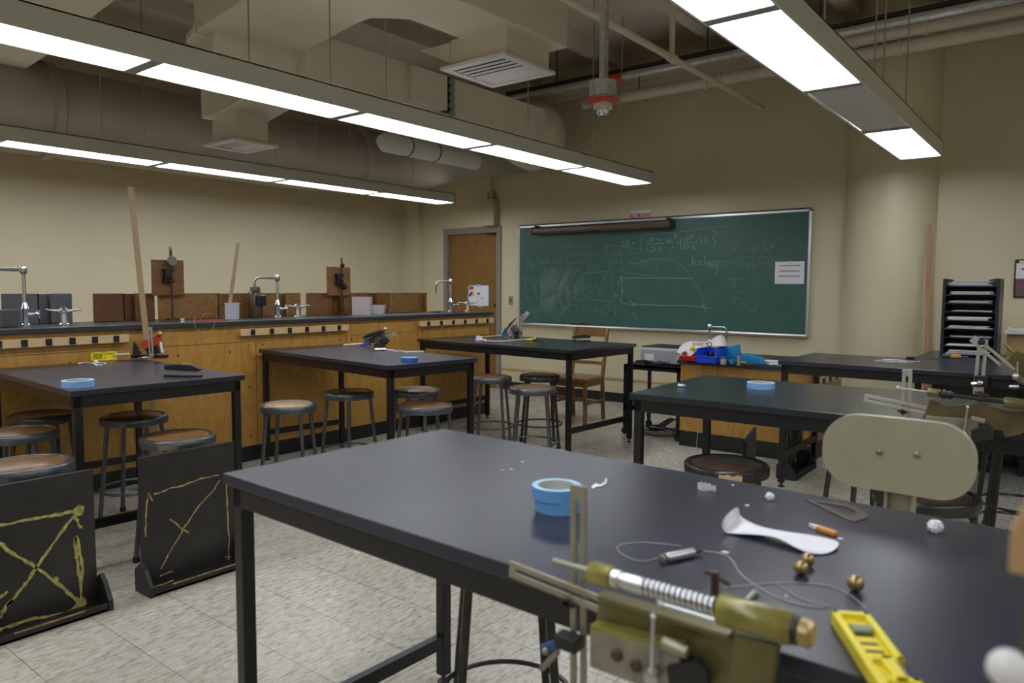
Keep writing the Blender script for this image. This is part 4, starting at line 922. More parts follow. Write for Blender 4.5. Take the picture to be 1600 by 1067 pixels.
# teal box, jars, can and small stuff
q = onb(1143, 567); t = thing('teal_box', 'tilted teal blue box beside the deep blue bin', 'box', (q.x, q.y+.05, IZ))
MB().prism([(-.045, -.04, 0), (.055, -.04, 0), (.03, -.04, .15), (-.06, -.04, .12)], (0, .10, 0)).build('body', 'teal_plastic', t, bevel=.005)
q = onb(1157, 569); t = thing('teal_folder', 'crumpled bright blue wrapper lying behind the tin can', 'wrapper', (q.x+.02, q.y+.10, IZ))
b = MB(); b.prism([(-.06, -.05, 0), (.14, -.05, 0), (.12, -.05, .055), (-.03, -.05, .085)], (0, .10, 0)).build('body', 'teal_plastic', t, bevel=.01)
q = onb(1130, 569.5); t = thing('glass_jar', 'small greenish glass jar on the bench before the deep blue bin', 'jar', (q.x, q.y, IZ))
MB().lathe([(.022, 0), (.024, .004), (.024, .040), (.020, .046)], n=24).build('body', 'jar_glass', t, smooth=True)
MB().lathe([(.022, .046), (.024, .048), (.024, .060), (.020, .062)], n=24).build('lid', 'plate_grey', t, smooth=True)
q = onb(1142, 570); t = thing('blue_ball', 'small blue rounded object between jar and tin can', 'ball', (q.x, q.y+.02, IZ))
MB().ball((0, 0, .022), .022, 3).build('body', 'teal_plastic', t, smooth='all')
q = onb(1153.5, 570.5); t = thing('tin_can', 'shiny upright tin can on the bench', 'can', (q.x, q.y, IZ))
MB().lathe([(.018, 0), (.020, .002), (.020, .078), (.021, .082), (.017, .082), (.017, .004)], n=24).build('body', 'chrome', t, smooth=True)
q = onb(1165, 571); t = thing('brown_pouch', 'flat dark brown object lying right of the tin can', 'pouch', (q.x, q.y+.02, IZ))
MB().box((-.05, -.02, 0), (.045, .03, .018)).build('body', 'rust_iron', t, bevel=.008)
MB().box((-.06, .0, .014), (-.01, .03, .026)).build('pale_flap', 'strip_tan', t, bevel=.004)
q = onb(1193, 567); t = thing('paper_stack', 'loose white papers on the bench near its right end', 'papers', (q.x, q.y+.05, IZ))
random.seed(3)
for k in range(5): MB().box((-.11, -.07, k*.004), (.11, .07, k*.004+.0015), rz=random.uniform(-.5, .5)).build('sheet', 'paper', t)
q = onb(1197, 576); q.x = min(q.x, -1.80); q.y = 5.87; t = thing('paper_stack', 'white paper sheets at the front right corner of the bench', 'papers', (q.x+.02, q.y+.02, IZ))
for k in range(4): MB().box((-.09, -.05, k*.004), (.10, .06, k*.004+.0015), rz=random.uniform(-.3, .3)).build('sheet', 'paper', t)
t = thing('white_line', 'thin white string hanging down the front of the bench to the floor', 'cord', (-2.5, IY0-.04, .7))
yc = IY0-.045
MB().tube([P(a, c, y=yc) for a, c in ((1104, 555), (1098, 557), (1094, 565), (1093, 600), (1092, 640), (1091, 665), (1089, 690), (1088, 699))], .0028, 6).build('cord_strand', 'wire', t, world=True)
MB().tube([P(a, c, y=yc) for a, c in ((1117, 543), (1118, 560), (1117.5, 585), (1118, 612))], .0022, 6).build('cord_strand', 'wire', t, world=True)
MB().tube([P(a, c, y=IY0-.02) for a, c in ((1068, 552), (1061, 556), (1057, 563))], .006, 8).build('cord_strand', 'white_plastic', t, world=True)

# ---------------------------------------------------------------- paper sorter and its surroundings
rx0, rx1, ry0, ry1, rz0 = -.845, -.495, 6.16, 6.46, TZ
rH = 1.435-TZ
t = thing('paper_sorter', 'tall black letter tray tower with nine shelves of papers', 'paper tray', (rx0, ry0, rz0))
W, D = rx1-rx0, ry1-ry0
for x in (0, W-.022): MB().box((x, 0, 0), (x+.022, D, rH)).build('side_panel', 'navy_plastic', t, bevel=.004)
MB().box((0, D-.008, 0), (W, D, rH-.03)).build('back_panel', 'dark_plastic', t)
for s, x in ((1, .022), (-1, W-.022)): MB().prism([(x, .004, rH-.055), (x+s*.065, .004, rH-.055), (x+s*.045, .004, rH-.01), (x, .004, rH)], (0, .02, 0)).build('top_wing', 'navy_plastic', t)
nsh = 9
for k in range(nsh): MB().box((.022, .004, .010+k*(rH-.07)/(nsh-1)), (W-.022, D-.008, .018+k*(rH-.07)/(nsh-1))).build('shelf', 'navy_plastic', t)
random.seed(21)
cnt = [7, 3, 2, 5, 6, 2, 4, 5, 8]; names = ['bottom', 'second', 'third', 'fourth', 'fifth', 'sixth', 'seventh', 'eighth', 'top']
for k in range(nsh):
    z = .0185+k*(rH-.07)/(nsh-1)
    o = thing('paper_bundle', 'white papers on the %s shelf of the black paper tower, counted from below' % names[k], 'papers', (rx0+W/2, ry0+D/2, rz0+z), 0, 'papers in the letter trays')
    for j in range(cnt[k]):
        dx = random.uniform(-.02, .02); wv = random.uniform(.115, .130)
        MB().box((-wv+dx, -D/2-.018+random.uniform(0, .02), j*.0042), (wv+dx, D/2-.03, j*.0042+.0036), rz=random.uniform(-.03, .03)).build('sheet', 'paper', o)
# handle tool at its foot
q = P(1487, 560, z=TZ); t = thing('screwdriver', 'yellow and green handled screwdriver at the foot of the paper tower', 'screwdriver', (q.x, q.y, TZ), .1)
MB().lathe([(.008, 0), (.015, .008), (.015, .055), (.011, .065)], (-.01, 0, .016), (1, 0, 0), 16).build('yellow_grip', 'orange', t, smooth=True)
MB().lathe([(.010, 0), (.016, .008), (.014, .05)], (-.06, 0, .016), (1, 0, 0), 16).build('green_grip', 'green_rubber', t, smooth=True)
MB().tube([(.055, 0, .016), (.10, 0, .016)], .003, 8).build('blade', 'silver', t)
# side cabinet with white papers by the right wall end
q = P(1568, 522, y=6.95)
t = thing('side_cabinet', 'wooden cabinet with pale top behind the paper tower, at the right edge', 'cabinet', (q.x, 7.2, 0))
zt = q.z
MB().box((.02, -.22, 0), (.95, .30, zt-.0)).build('body', 'block_wood', t); MB().box((0, -.25, zt), (.97, .32, zt+.028)).build('top', 'white_plastic', t, bevel=.003)
o = thing('paper_stack', 'curled white paper on the pale cabinet top at the right edge', 'papers', (q.x+.12, 7.05, zt+.028))
b = MB(); b.strip([(-.10, 0, .022), (-.06, 0, .006), (0, 0, .001), (.1, 0, .001)], .2, (0, 0, 1)); x_ = b.build('sheet', 'paper', o); s_ = x_.modifiers.new('thick', 'SOLIDIFY'); s_.thickness = .001
# string on the far table
q = P(1402, 565, z=TZ); t = thing('white_string', 'tangled white string with dark clip on the table before the paper tower', 'string', (q.x, q.y, TZ))
random.seed(8)
pts = [Vector((-.10+.0035*i+.045*math.sin(i*.9), .10*math.sin(i*.63+.4), .004+.003*math.sin(i))) for i in range(52)]
MB().tube(pts, .0018, 6).build('strand', 'paper', t)
q2 = P(1424, 561, z=TZ); MB().box((q2.x-q.x-.03, q2.y-q.y-.02, 0), (q2.x-q.x+.02, q2.y-q.y+.015, .018)).build('dark_clip', 'navy_plastic', t, bevel=.004)
# ---------------------------------------------------------------- black chalked boards standing on the floor
def chalk_stand(label, loc, rz, w=.46, h=.59, mt='board_black'):
    t = thing('black_board_stand', label, 'board', loc, rz, 'black target boards standing on the floor')
    MB().box((-.018, 0, .012), (0, w, h)).build('board_panel', mt, t, bevel=.002)
    MB().box((-.03, -.0, 0), (.10, w, .014)).box((.085, 0, .0), (.10, w, .035)).build('tray', mt, t, bevel=.003)
    for y in (-.020, w):
        MB().prism([(-.035, y, 0), (.105, y, 0), (.105, y, .045), (.055, y, .115), (.02, y, .14), (-.035, y, .10)], (0, .02, 0)).build('end_plate', mt, t, bevel=.003)
    return t
def chalk(t, lines, mt, xface, wd, name='chalk_cross'):
    b = MB(); random.seed(len(lines)+7)
    for ln in lines:
        pts = [P(a, c, x=xface) for a, c in ln]
        q = [pts[0]]
        for a, c in zip(pts, pts[1:]):
            for k in (.25, .5, .75, 1): q.append(a.lerp(c, k)+Vector((0, random.uniform(-.0025, .0025), random.uniform(-.0025, .0025))))
        b.strip(q, [wd*random.uniform(.55, 1.25) for _ in q], Vector((1, 0, 0)))
    return b.build(name, mt, t, world=True)
k2 = lambda pts: [(a/3.2, 700+c/3.2) for a, c in pts]
XA = -3.245
tA = chalk_stand('black board with thick yellow chalk box and cross, at the lower left edge', (XA, .845, 0), 0, .445, .585)
chalk(tA, [k2(l) for l in ([(-60, 395), (0, 385), (90, 370), (180, 350), (280, 335), (370, 315), (400, 305)], [(375, 340), (390, 370), (405, 400)], [(375, 440), (378, 500), (385, 560), (395, 630), (405, 690)], [(380, 440), (402, 520), (412, 600), (405, 680), (402, 760)], [(400, 780), (370, 800), (330, 825), (240, 845), (150, 855), (60, 885), (0, 905), (-60, 925)], [(-40, 880), (0, 830), (60, 760), (120, 690), (200, 570), (250, 500), (300, 430), (370, 340)], [(-60, 430), (0, 475), (50, 520), (120, 560), (190, 600), (270, 660), (340, 720), (395, 770)], [(0, 850), (30, 800), (60, 760)], [(0, 750), (40, 715)])], 'chalk_yellow', XA+.0015, .013)
b = MB()
for a, c, r_ in ((393, 312, .026), (405, 775, .026), (280, 655, .012), (125, 680, .010)):
    q = P(a/3.2, 700+c/3.2, x=XA+.0012); MB().prism([q+Vector((0, r_*math.cos(i*pi/6)*random.uniform(.7, 1), r_*math.sin(i*pi/6)*random.uniform(.7, 1))) for i in range(12)], (.0006, 0, 0)).build('chalk_blob', 'chalk_yellow', tA, world=True)
XBd = -3.235
tB = chalk_stand('black board with thin tan chalk box and cross, behind the foreground table leg', (XBd, 1.475, 0), 0, .455, .600)
chalk(tB, [k2(l) for l in ([(770, 230), (840, 205), (920, 185), (1010, 150), (1095, 135)], [(742, 235), (735, 280), (730, 360), (728, 445)], [(740, 225), (765, 262)], [(1100, 160), (1060, 220), (1000, 280), (920, 400), (850, 520), (820, 570), (805, 605)], [(850, 355), (900, 395), (945, 425)], [(1132, 155), (1134, 250), (1138, 350), (1145, 450), (1142, 560)], [(800, 640), (830, 628), (865, 615)], [(1125, 545), (1155, 540)])], 'chalk_tan', XBd+.0015, .0075)
chalk(tB, [k2(l) for l in ([(770, 696), (820, 678), (870, 660)],)], 'chalk_tan', XBd+.085, .006, 'worn_edge')
b = MB(); 
for st_, y0, y1 in ((tB, 1.56, 1.86), (tA, .95, 1.2)): MB().box((.1005, y0-st_.location.y, .030), (.1015, y1-st_.location.y, .036)).build('worn_edge', 'chalk_tan', st_)
tC = chalk_stand('black board with faint yellow cross standing under the table before the paper tower', (-1.668, 5.25, 0), 0, .46, .59)
chalk(tC, [[(1231, 663), (1229, 728)], [(1231, 664), (1244, 657), (1256, 652)], [(1233, 666), (1238, 695), (1244, 722)], [(1254, 658), (1248, 682), (1241, 706)], [(1256, 654), (1255, 712)]], 'chalk_yellow', -1.6665, .012)
qa, qb = P(1166, 690, z=.585), P(1187, 660, z=.585)
dv = qb-qa; tD = chalk_stand('plain black board stand seen edge-on between the two right tables', (qa.x, qa.y, 0), math.atan2(dv.y, dv.x)-pi/2, .44, .585)

# ---------------------------------------------------------------- cream metal chair
yc_ = 2.0
t = thing('cream_chair', 'cream metal lab chair with rounded back, behind the foreground table', 'chair', (-.355, yc_, 0))
w2, h2, r2 = .170, .093, .082; zc_ = .942
bend = lambda x: .55*x*x
xs_ = [-w2+.0005]+[-(w2-r2)-r2*math.cos(a*pi/20) for a in range(1, 10)]+[-(w2-r2)+(2*(w2-r2))*i/10 for i in range(11)]+[(w2-r2)+r2*math.sin(a*pi/20) for a in range(1, 10)]+[w2-.0005]
def hz(x): e = abs(x)-(w2-r2); return h2 if e <= 0 else (h2-r2)+math.sqrt(max(r2*r2-e*e, 0))
b = MB(); C4 = []
for x in xs_:
    C4.append([b.bm.verts.new((x, y-bend(x), zc_+z)) for y, z in ((-.013, hz(x)), (-.013, 0), (-.013, -hz(x)), (.013, -hz(x)), (.013, 0), (.013, hz(x)))])
for p_, q_ in zip(C4, C4[1:]):
    for k in range(6): b.bm.faces.new([p_[k], q_[k], q_[(k+1) % 6], p_[(k+1) % 6]])
b.bm.faces.new(C4[0]); b.bm.faces.new(C4[-1])
b.build('backrest', 'cream_paint', t, bevel=.006, seg=3, smooth=True)
for px_, py_ in ((1373, 707), (1432, 711)):
    q = P(px_, py_, y=yc_-.02); MB().lathe([(.0080, -.004), (.0078, .003), (.003, .006)], (q.x+.355, -.013-bend(q.x+.355)-.0005, q.z), (0, -1, 0), 14).build('rivet', 'plate_grey', t, smooth=True)
xp = P(1403, 780, y=yc_).x+.355
MB().box((xp-.034, .012, .60), (xp-.027, .045, .88)).box((xp+.027, .012, .60), (xp+.034, .045, .88)).box((xp-.034, .038, .60), (xp+.034, .045, .88)).box((xp-.034, .012, .775), (xp+.034, .045, .79)).build('back_post', 'cream_paint', t, bevel=.002)
MB().lathe([(.001, .605), (.15, .605), (.165, .612), (.168, .622), (.16, .628), (.12, .622), (.001, .618)], (0, .20, 0), n=40).build('seat', 'cream_paint', t, smooth=True)
MB().box((xp-.03, .03, .590), (xp+.03, .22, .604)).build('seat_bracket', 'cream_paint', t)
for k in range(4):
    a = pi/4+k*pi/2; MB().tube([(.12*math.cos(a), .20+.12*math.sin(a), .604), (.19*math.cos(a), .20+.19*math.sin(a), 0)], .012, 12).build('leg', 'stool_steel', t, smooth=True)
MB().tube([(.172*math.cos(i*pi/18), .20+.172*math.sin(i*pi/18), .2) for i in range(36)], .008, 8, closed=True).build('foot_ring', 'stool_steel', t, smooth=True)

# ---------------------------------------------------------------- spring launchers
AN = P(905, 950, y=.935)
TILT = [0.0]
def L(px, py, y=.88):
    v = P(px, py, y=y)-AN
    if TILT[0] and y < .92:
        c = P(893, 938, y=.918)-AN; c.y = 0; v = Matrix.Rotation(TILT[0], 3, 'Y') @ (v-c)+c
    return v
def slotted(b, p, q, wd, th, gap, n, cap=.02, cap2=.02):
    """flat bar from p to q with a long slot: width wd, slot gap, thickness th along normal n"""
    p, q, n = Vector(p), Vector(q), Vector(n).normalized(); ax = (q-p); Ln = ax.length; ax.normalize(); s = ax.cross(n).normalized()
    R = Matrix((ax, n, s)).transposed().to_4x4(); R.translation = p
    b.box((0, -th/2, gap/2), (Ln, th/2, wd/2), mtx=R).box((0, -th/2, -wd/2), (Ln, th/2, -gap/2), mtx=R)
    b.box((0, -th/2, -gap/2-.0002), (cap, th/2, gap/2+.0002), mtx=R).box((Ln-cap2, -th/2, -gap/2-.0002), (Ln, th/2, gap/2+.0002), mtx=R)
    return b
def launcher(label, loc, rz, sc, barmat, platemat, cylmat, bracket='plate_grey', spring=True, knob='brass', leftclamp='blue_paint', arm_ext=0.0, tilt=0.0, top=758):
    t = thing('spring_launcher', label, 'launcher', loc, rz, 'spring launchers clamped to tables')
    t.matrix_basis = t.matrix_basis @ Matrix.Scale(sc, 4)
    TILT[0] = tilt
    N = Vector((0, 1, 0))
    b = MB(); slotted(b, L(904, top, .935), L(904, 1120, .935), .0285, .006, .0080, N, .022, .05); b.build('upright_bar', barmat, t, bevel=.001)
    p0, p1 = L(797, 888, .918), L(1040, 985, .918); d_ = (p1-p0).normalized(); p0 = p0-d_*arm_ext
    b = MB(); slotted(b, p0, p1, .0270, .005, .0070, N, .012, .03); b.build('slotted_arm', barmat, t, bevel=.001)
    q = L(893, 938, .925); o = MB().lathe([(.009, -.012), (.011, -.008), (.011, .004), (.006, .010), (.006, .016)], q, (0, -1, 0), 14).box(q+Vector((-.014, -.016, -.003)), q+Vector((.014, -.011, .003))).build('pivot_bolt', 'dark_iron', t)
    A0, A1 = L(865, 876), L(1262, 990); ax = (A1-A0).normalized(); LN = (A1-A0).length
    at_ = lambda f: A0+(A1-A0)*f
    if spring:
        MB().tube([at_(0), at_(.30)], .0048, 14).build('plunger_rod', barmat, t, smooth=True)
        MB().lathe([(.0150, 0), (.0160, .003), (.0160, .035), (.0135, .037)], at_(.178), ax, 28).build('front_sleeve', cylmat, t, smooth=True)
        MB().lathe([(.0110, 0), (.0130, .002), (.0130, .013), (.010, .015), (.010, .018), (.0120, .020), (.0120, .048), (.010, .050)], at_(.275), ax, 28).build('collar', 'silver', t, smooth=True)
        MB().tube([at_(.40), at_(.71)], .0085, 14).build('spring_core', 'dark_iron', t, smooth=True)
        n_ = 14; u = ax.cross(Vector((0, 1, 0))).normalized(); v = ax.cross(u)
        MB().tube([at_(.405+.295*i/(n_*12))+.0100*(math.cos(i*pi/6)*u+math.sin(i*pi/6)*v) for i in range(n_*12+1)], .0030, 8).build('coil_spring', 'chrome', t, smooth='all')
        MB().lathe([(.0190, 0), (.0205, .003), (.0205, .088), (.0185, .092)], at_(.705), ax, 32).build('rear_sleeve', cylmat, t, smooth=True)
        MB().lathe([(.0175, 0), (.0175, .008)], at_(.952), ax, 28).build('rear_gap_ring', 'dark_iron', t, smooth=True)
        MB().lathe([(.0130, 0), (.0165, .002), (.0165, .013), (.0130, .017), (.004, .018)], at_(.972), ax, 28).build('end_knob', knob, t, smooth=True)
    else:
        MB().tube([at_(-.02), at_(.25)], .0035, 12).ball(at_(-.03), .008, 2).build('plunger_rod', barmat, t, smooth=True)
        MB().lathe([(.0120, 0), (.0130, .003), (.0130, .030), (.011, .032)], at_(.19), ax, 24).build('front_sleeve', cylmat, t, smooth=True)
        MB().lathe([(.008, 0), (.014, .006), (.015, .012), (.010, .018), (.014, .026), (.009, .034)], at_(.28), ax, 20).build('collar', 'dark_iron', t, smooth=True)
        MB().tube([at_(.36), at_(.76)], .0062, 14).build('spring_tube', 'stool_dark', t, smooth=True)
        MB().lathe([(.0150, 0), (.0160, .003), (.0160, .088), (.0145, .092)], at_(.72), ax, 28).build('rear_sleeve', cylmat, t, smooth=True)
        MB().lathe([(.0060, 0), (.017, .002), (.017, .008), (.006, .012)], at_(.962), ax, 24).build('end_knob', knob, t, smooth=True)
    if spring: pl = [(936, 926), (1140, 986), (1168, 1000), (1215, 1012), (1192, 1120), (1120, 1120), (1100, 1055), (930, 986)]
    else: pl = [(940, 915), (958, 925), (975, 940), (1010, 945), (1060, 945), (1110, 965), (1160, 985), (1215, 990), (1200, 1070), (1150, 1075), (1140, 1050), (925, 992)]
    MB().prism([L(a, c, .893) for a, c in pl], (0, .006, 0)).build('side_plate', platemat, t, bevel=.001)
    if spring:
        f0, f1 = L(937, 932, .885), L(1142, 994, .885)
        MB().prism([f0+Vector((0, -.008, -.003)), f0+Vector((0, .018, -.003)), f0+Vector((0, .018, .004)), f0+Vector((0, -.008, .004))], f1-f0).build('plate_flange', platemat, t, bevel=.001)
        MB().prism([L(a, c, .872) for a, c in ((1148, 992), (1215, 1010), (1196, 1125), (1130, 1125))], (0, .020, 0)).build('rear_foot', platemat, t, bevel=.002)
        g0 = L(1032, 943, .872); MB().tube([g0, g0+ax*.095], .0035, 10).ball(g0, .006, 2).ball(g0+ax*.098, .006, 2).build('latch_pin', 'silver', t, smooth=True)
    MB().prism([L(a, c, .868) for a, c in ((921, 984), (1062, 1018), (1062, 1085), (1008, 1075), (921, 1042))], (0, .010, 0)).build('front_bracket', bracket, t, bevel=.0015)
    MB().prism([L(a, c, .868) for a, c in ((922, 976), (1062, 1010), (1062, 1019), (922, 985))], (0, .022, 0)).build('bracket_edge', cylmat if spring else bracket, t, bevel=.001)
    for a, c in ((963, 1024), (993, 1041)):
        q = L(a, c, .866); MB().lathe([(.0088, -.002), (.0088, .001), (.006, .0035), (.0, .0035)], q, (0, -1, 0), 16).build('bracket_screw', 'rust_iron', t, smooth=True)
    q = L(1021, 964, .855); q1 = L(1018, 1056, .855)
    MB().tube([q, q1], .0028, 10).ball(q, .0048, 2).lathe([(.010, -.006), (.011, 0), (.008, .008)], q1, (0, 0, 1), 14).build('clamp_rod', 'silver', t, smooth=True)
    MB().tube([L(1036, 1003, .86), L(1074, 1020, .86)], .0085, 16).build('cross_pin', 'aluminium', t, smooth=True)
    MB().prism([L(a, c, .865) for a, c in ((1040, 1040), (1085, 1030), (1105, 1055), (1105, 1085), (1045, 1085))], (0, .016, 0)).build('lower_clamp', 'dark_iron', t, bevel=.003)
    # C-clamp holding it to the table top
    c0 = L(1117, 935, 1.0)
    o = MB().tube([L(1117, 893, 1.0), c0+Vector((0, 0, -.012))], .0062, 12).lathe([(.014, 0), (.014, .006), (.006, .010)], L(1117, 957, 1.0), (0, 0, 1), 14).build('clamp_screw', 'rust_iron', t, smooth=True)
    MB().tube([L(1101, 893, 1.0), L(1118, 900, 1.0), L(1141, 914, 1.0)], .0032, 8).build('screw_handle', 'rust_iron', o, smooth=True)
    MB().box(L(1096, 950, 1.0)+Vector((0, -.05, -.006)), L(1140, 932, 1.0)+Vector((0, .012, 0))).box(L(1096, 950, 1.0)+Vector((0, -.06, -.09)), L(1140, 932, 1.0)+Vector((0, -.042, 0))).build('clamp_body', 'dark_iron', t, bevel=.003)
    # small side clamp on the upright
    q = L(886, 1003, .915); MB().box(q+Vector((-.018, -.012, -.010)), q+Vector((.022, .016, .012))).build('side_clamp', 'dark_iron', t, bevel=.003)
    q2_ = L(850, 1008, .905); MB().prism([q2_+Vector((-.010, 0, -.004)), q2_+Vector((.024, 0, .016)), q2_+Vector((.030, 0, .024)), q2_+Vector((.030, 0, .002)), q2_+Vector((.0, 0, -.012))], (0, .010, 0)).build('wing_nut', leftclamp, t, bevel=.002)
    MB().tube([L(846, 1045, .90), L(872, 1018, .90)], .0045, 8).ball(L(852, 1017, .90), .006, 2).build('thumb_screw', 'plate_grey', t, smooth=True)
    return t
launcher('large spring launcher with bright coil spring clamped to the near table edge', AN, 0, 1.0, 'aluminium', 'olive_plate', 'olive_metal')
q = P(1416, 655, y=2.955); q.z += .016
launcher('rusty brown launcher clamped to the table behind the cream chair', q, .03, 1.14, 'bar_pale', 'rust_plate', 'olive_plate', spring=False, knob='brass', arm_ext=.0, tilt=.06, top=806)
TILT[0] = 0.0

# launcher on the farther right table, slotted arm raised
ya_ = 4.955
A5 = P(1531, 600, y=ya_); t = thing('spring_launcher', 'launcher with raised slanting slotted arm on the table by the paper tower', 'launcher', A5, 0, 'spring launchers clamped to tables')
Q = lambda a, c, y=ya_: P(a, c, y=y)-A5
b = MB(); slotted(b, Q(1536, 530), Q(1528, 616), .052, .006, .016, (0, 1, 0), .03, .05); b.build('upright_bar', 'bar_pale', t, bevel=.001)
b = MB(); slotted(b, Q(1519, 528, ya_-.02), Q(1582, 580, ya_-.02), .045, .006, .014, (0, 1, 0), .04, .03); b.build('slotted_arm', 'bar_pale', t, bevel=.001)
MB().lathe([(.018, 0), (.018, .01), (.008, .02)], Q(1534, 534, ya_-.025), (0, -1, 0), 14).build('pivot_bolt', 'dark_iron', t)
MB().prism([Q(a, c, ya_-.03) for a, c in ((1562, 571), (1567, 565), (1595, 588), (1605, 600), (1600, 606), (1585, 592))], (0, .012, 0)).build('front_bracket', 'plate_grey', t, bevel=.002)
MB().prism([Q(a, c, ya_-.01) for a, c in ((1575, 562), (1588, 548), (1620, 560), (1640, 600), (1600, 596))], (0, .012, 0)).build('side_plate', 'olive_plate', t, bevel=.002)
MB().tube([Q(1568, 537), Q(1590, 556)], .008, 10).tube([Q(1583, 552), Q(1573, 562)], .012, 10).build('plunger_rod', 'olive_metal', t, smooth=True)
MB().tube([Q(1590, 565, ya_-.04), Q(1589, 590, ya_-.04)], .006, 8).ball(Q(1587, 588, ya_-.04), .020, 2).build('clamp_rod', 'silver', t, smooth=True)
MB().box(Q(1522, 600, ya_-.02)+Vector((0, 0, -.015)), Q(1546, 586, ya_+.06)).build('clamp_body', 'dark_iron', t, bevel=.004)
MB().tube([Q(1518, 600, ya_-.03), Q(1536, 598, ya_-.03)], .009, 8).ball(Q(1531, 598, ya_-.03), .016, 2).build('wing_nut', 'silver', t, smooth=True)
MB().box(Q(1590, 606, ya_-.03), Q(1612, 596, ya_+.03)).build('lower_clamp', 'dark_iron', t); MB().tube([Q(1577, 604, ya_-.04), Q(1592, 604, ya_-.04)], .010, 8).build('thumb_screw', 'silver', t, smooth=True)

NH = Vector((fw.x, fw.y, 0)).normalized()
def plane_at(A):
    A = Vector(A)
    def f(px, py, off=0.0):
        d = (px-800)*RT - (py-533.5)*UP + FPX*fw
        tt = ((A-NH*off)-CAM).dot(NH)/d.dot(NH)
        return CAM+d*tt-A
    return f
RTn = Vector((RT.x, RT.y, 0)).normalized()
# red launcher on the far left table
A1_ = P(228, 562.5, z=TZ); t = thing('spring_launcher', 'launcher with red body on the far left table, before the tall stick', 'launcher', A1_, 0, 'spring launchers clamped to tables'); V_ = plane_at(A1_)
D = NH*.02
def pr(pts, off, mt, name, th=.02): MB().prism([V_(a, c, off) for a, c in pts], NH*th).build(name, mt, t, bevel=.002)
b = MB().prism([V_(204, 560, 0), V_(258, 560, 0), V_(258, 554.5, 0), V_(204, 554.5, 0)], NH*.05); b.build('base_clamp', 'dark_iron', t, bevel=.004)
pr([(207, 556), (219, 556), (213, 540), (210, 534), (208, 534)], .02, 'dark_iron', 'clamp_body')
pr([(217, 537), (223, 532), (236, 530), (236, 541), (228, 545)], .01, 'red_paint', 'front_sleeve', .04)
pr([(236, 530), (243, 524), (249, 524), (250, 536), (240, 541)], .01, 'red_paint', 'rear_sleeve', .04)
pr([(225, 545), (245, 540), (250, 552), (232, 555)], .0, 'dark_iron', 'side_plate', .03)
pr([(249, 534), (252, 534), (255, 551), (251, 551)], .01, 'white_plastic', 'angle_scale', .01)
b = MB(); slotted(b, V_(234, 511, .03), V_(237, 556, .03), .030, .005, .008, NH, .02, .02); b.build('upright_bar', 'silver', t)
MB().ball(V_(249.5, 522, .02), .019, 2).build('brass_ball', 'brass', t, smooth='all')
MB().tube([V_(178, 554.5), V_(202, 553)], .007, 8).build('white_rod', 'white_plastic', t)
MB().tube([V_(215, 560, .03), V_(240, 558, .03)], .006, 8).build('steel_pin', 'silver', t, smooth=True)
# launcher on the middle table
A2_ = P(592, 541, z=TZ); t = thing('spring_launcher', 'dark steel launcher on the middle table beside the counter', 'launcher', A2_, 0, 'spring launchers clamped to tables'); V_ = plane_at(A2_)
pr([(563, 541), (579, 541), (578, 537), (564, 537)], .02, 'blue_paint', 'base_clamp', .05)
pr([(569, 537), (577, 536), (574, 529), (570, 527)], .02, 'blue_paint', 'clamp_body')
pr([(584, 543), (601, 543), (601, 536), (584, 537)], .02, 'rust_iron', 'base_block', .05)
pr([(577, 537), (594, 534), (597, 521), (585, 524), (575, 529)], .0, 'rust_iron', 'side_plate', .03)
pr([(593, 536), (603, 533), (600, 516), (595, 517)], .02, 'stool_steel', 'steel_frame', .02)
MB().tube([V_(566, 528, .03), V_(575, 524, .03), V_(597, 517, .03)], [.006, .018, .014], 12).build('front_sleeve', 'dark_iron', t, smooth=True)
MB().ball(V_(602, 514, .03), .017, 2).build('steel_ball', 'silver', t, smooth='all')
b = MB(); slotted(b, V_(600, 530, .0), V_(618, 520.5, .0), .035, .006, .008, NH, .02, .03); b.build('slotted_arm', 'silver', t)
MB().lathe([(.03, -.01), (.034, 0), (.03, .01), (.012, .014)], V_(601, 532, .04), -NH, 20).build('hand_wheel', 'dark_iron', t, smooth=True)
MB().lathe([(.022, -.01), (.025, 0), (.02, .01)], V_(590, 531, .04), -NH, 20).build('side_knob', 'stool_steel', t, smooth=True)
MB().tube([V_(537, 539.2), V_(566, 536.8)], .007, 8).build('white_rod', 'white_plastic', t)
# launcher on the door table
A3_ = P(800, 527.5, z=TZ); t = thing('spring_launcher', 'upward tilted launcher on the table by the door, above two hanging clamp screws', 'launcher', A3_, 0, 'spring launchers clamped to tables'); V_ = plane_at(A3_)
pr([(783, 526), (795, 526), (792, 518), (789, 512), (786, 518)], .02, 'blue_paint', 'clamp_body', .04)
pr([(802, 527.5), (816, 527.5), (815, 518), (808, 515), (803, 519)], .02, 'dark_iron', 'base_clamp', .04)
MB().tube([V_(790, 517, .03), V_(797, 507, .03), V_(807, 496.5, .03)], [.010, .014, .005], 10).build('plunger_rod', 'rust_iron', t, smooth=True)
pr([(793, 519), (806, 503), (810, 506), (797, 523)], .0, 'strip_tan', 'side_plate', .015)
b = MB(); slotted(b, V_(797, 519, .01), V_(825.5, 487.5, .01), .040, .006, .010, NH, .03, .04); b.build('slotted_arm', 'silver', t)
b = MB(); slotted(b, V_(814, 491, .02), V_(814, 528, .02), .032, .006, .010, NH, .03, .03); b.build('upright_bar', 'plate_grey', t)
MB().lathe([(.034, -.01), (.040, 0), (.034, .01), (.012, .014)], V_(804, 514, .04), -NH, 24).build('hand_wheel', 'stool_steel', t, smooth=True)
pr([(792, 526), (804, 526), (802, 520), (794, 521)], .03, 'plate_grey', 'front_bracket', .03)
MB().ball(V_(798, 525, .05), .016, 2).build('brass_ball', 'brass', t, smooth='all')
MB().tube([V_(750, 526.5), V_(786, 524)], .006, 8).build('pale_rod', 'strip_tan', t)
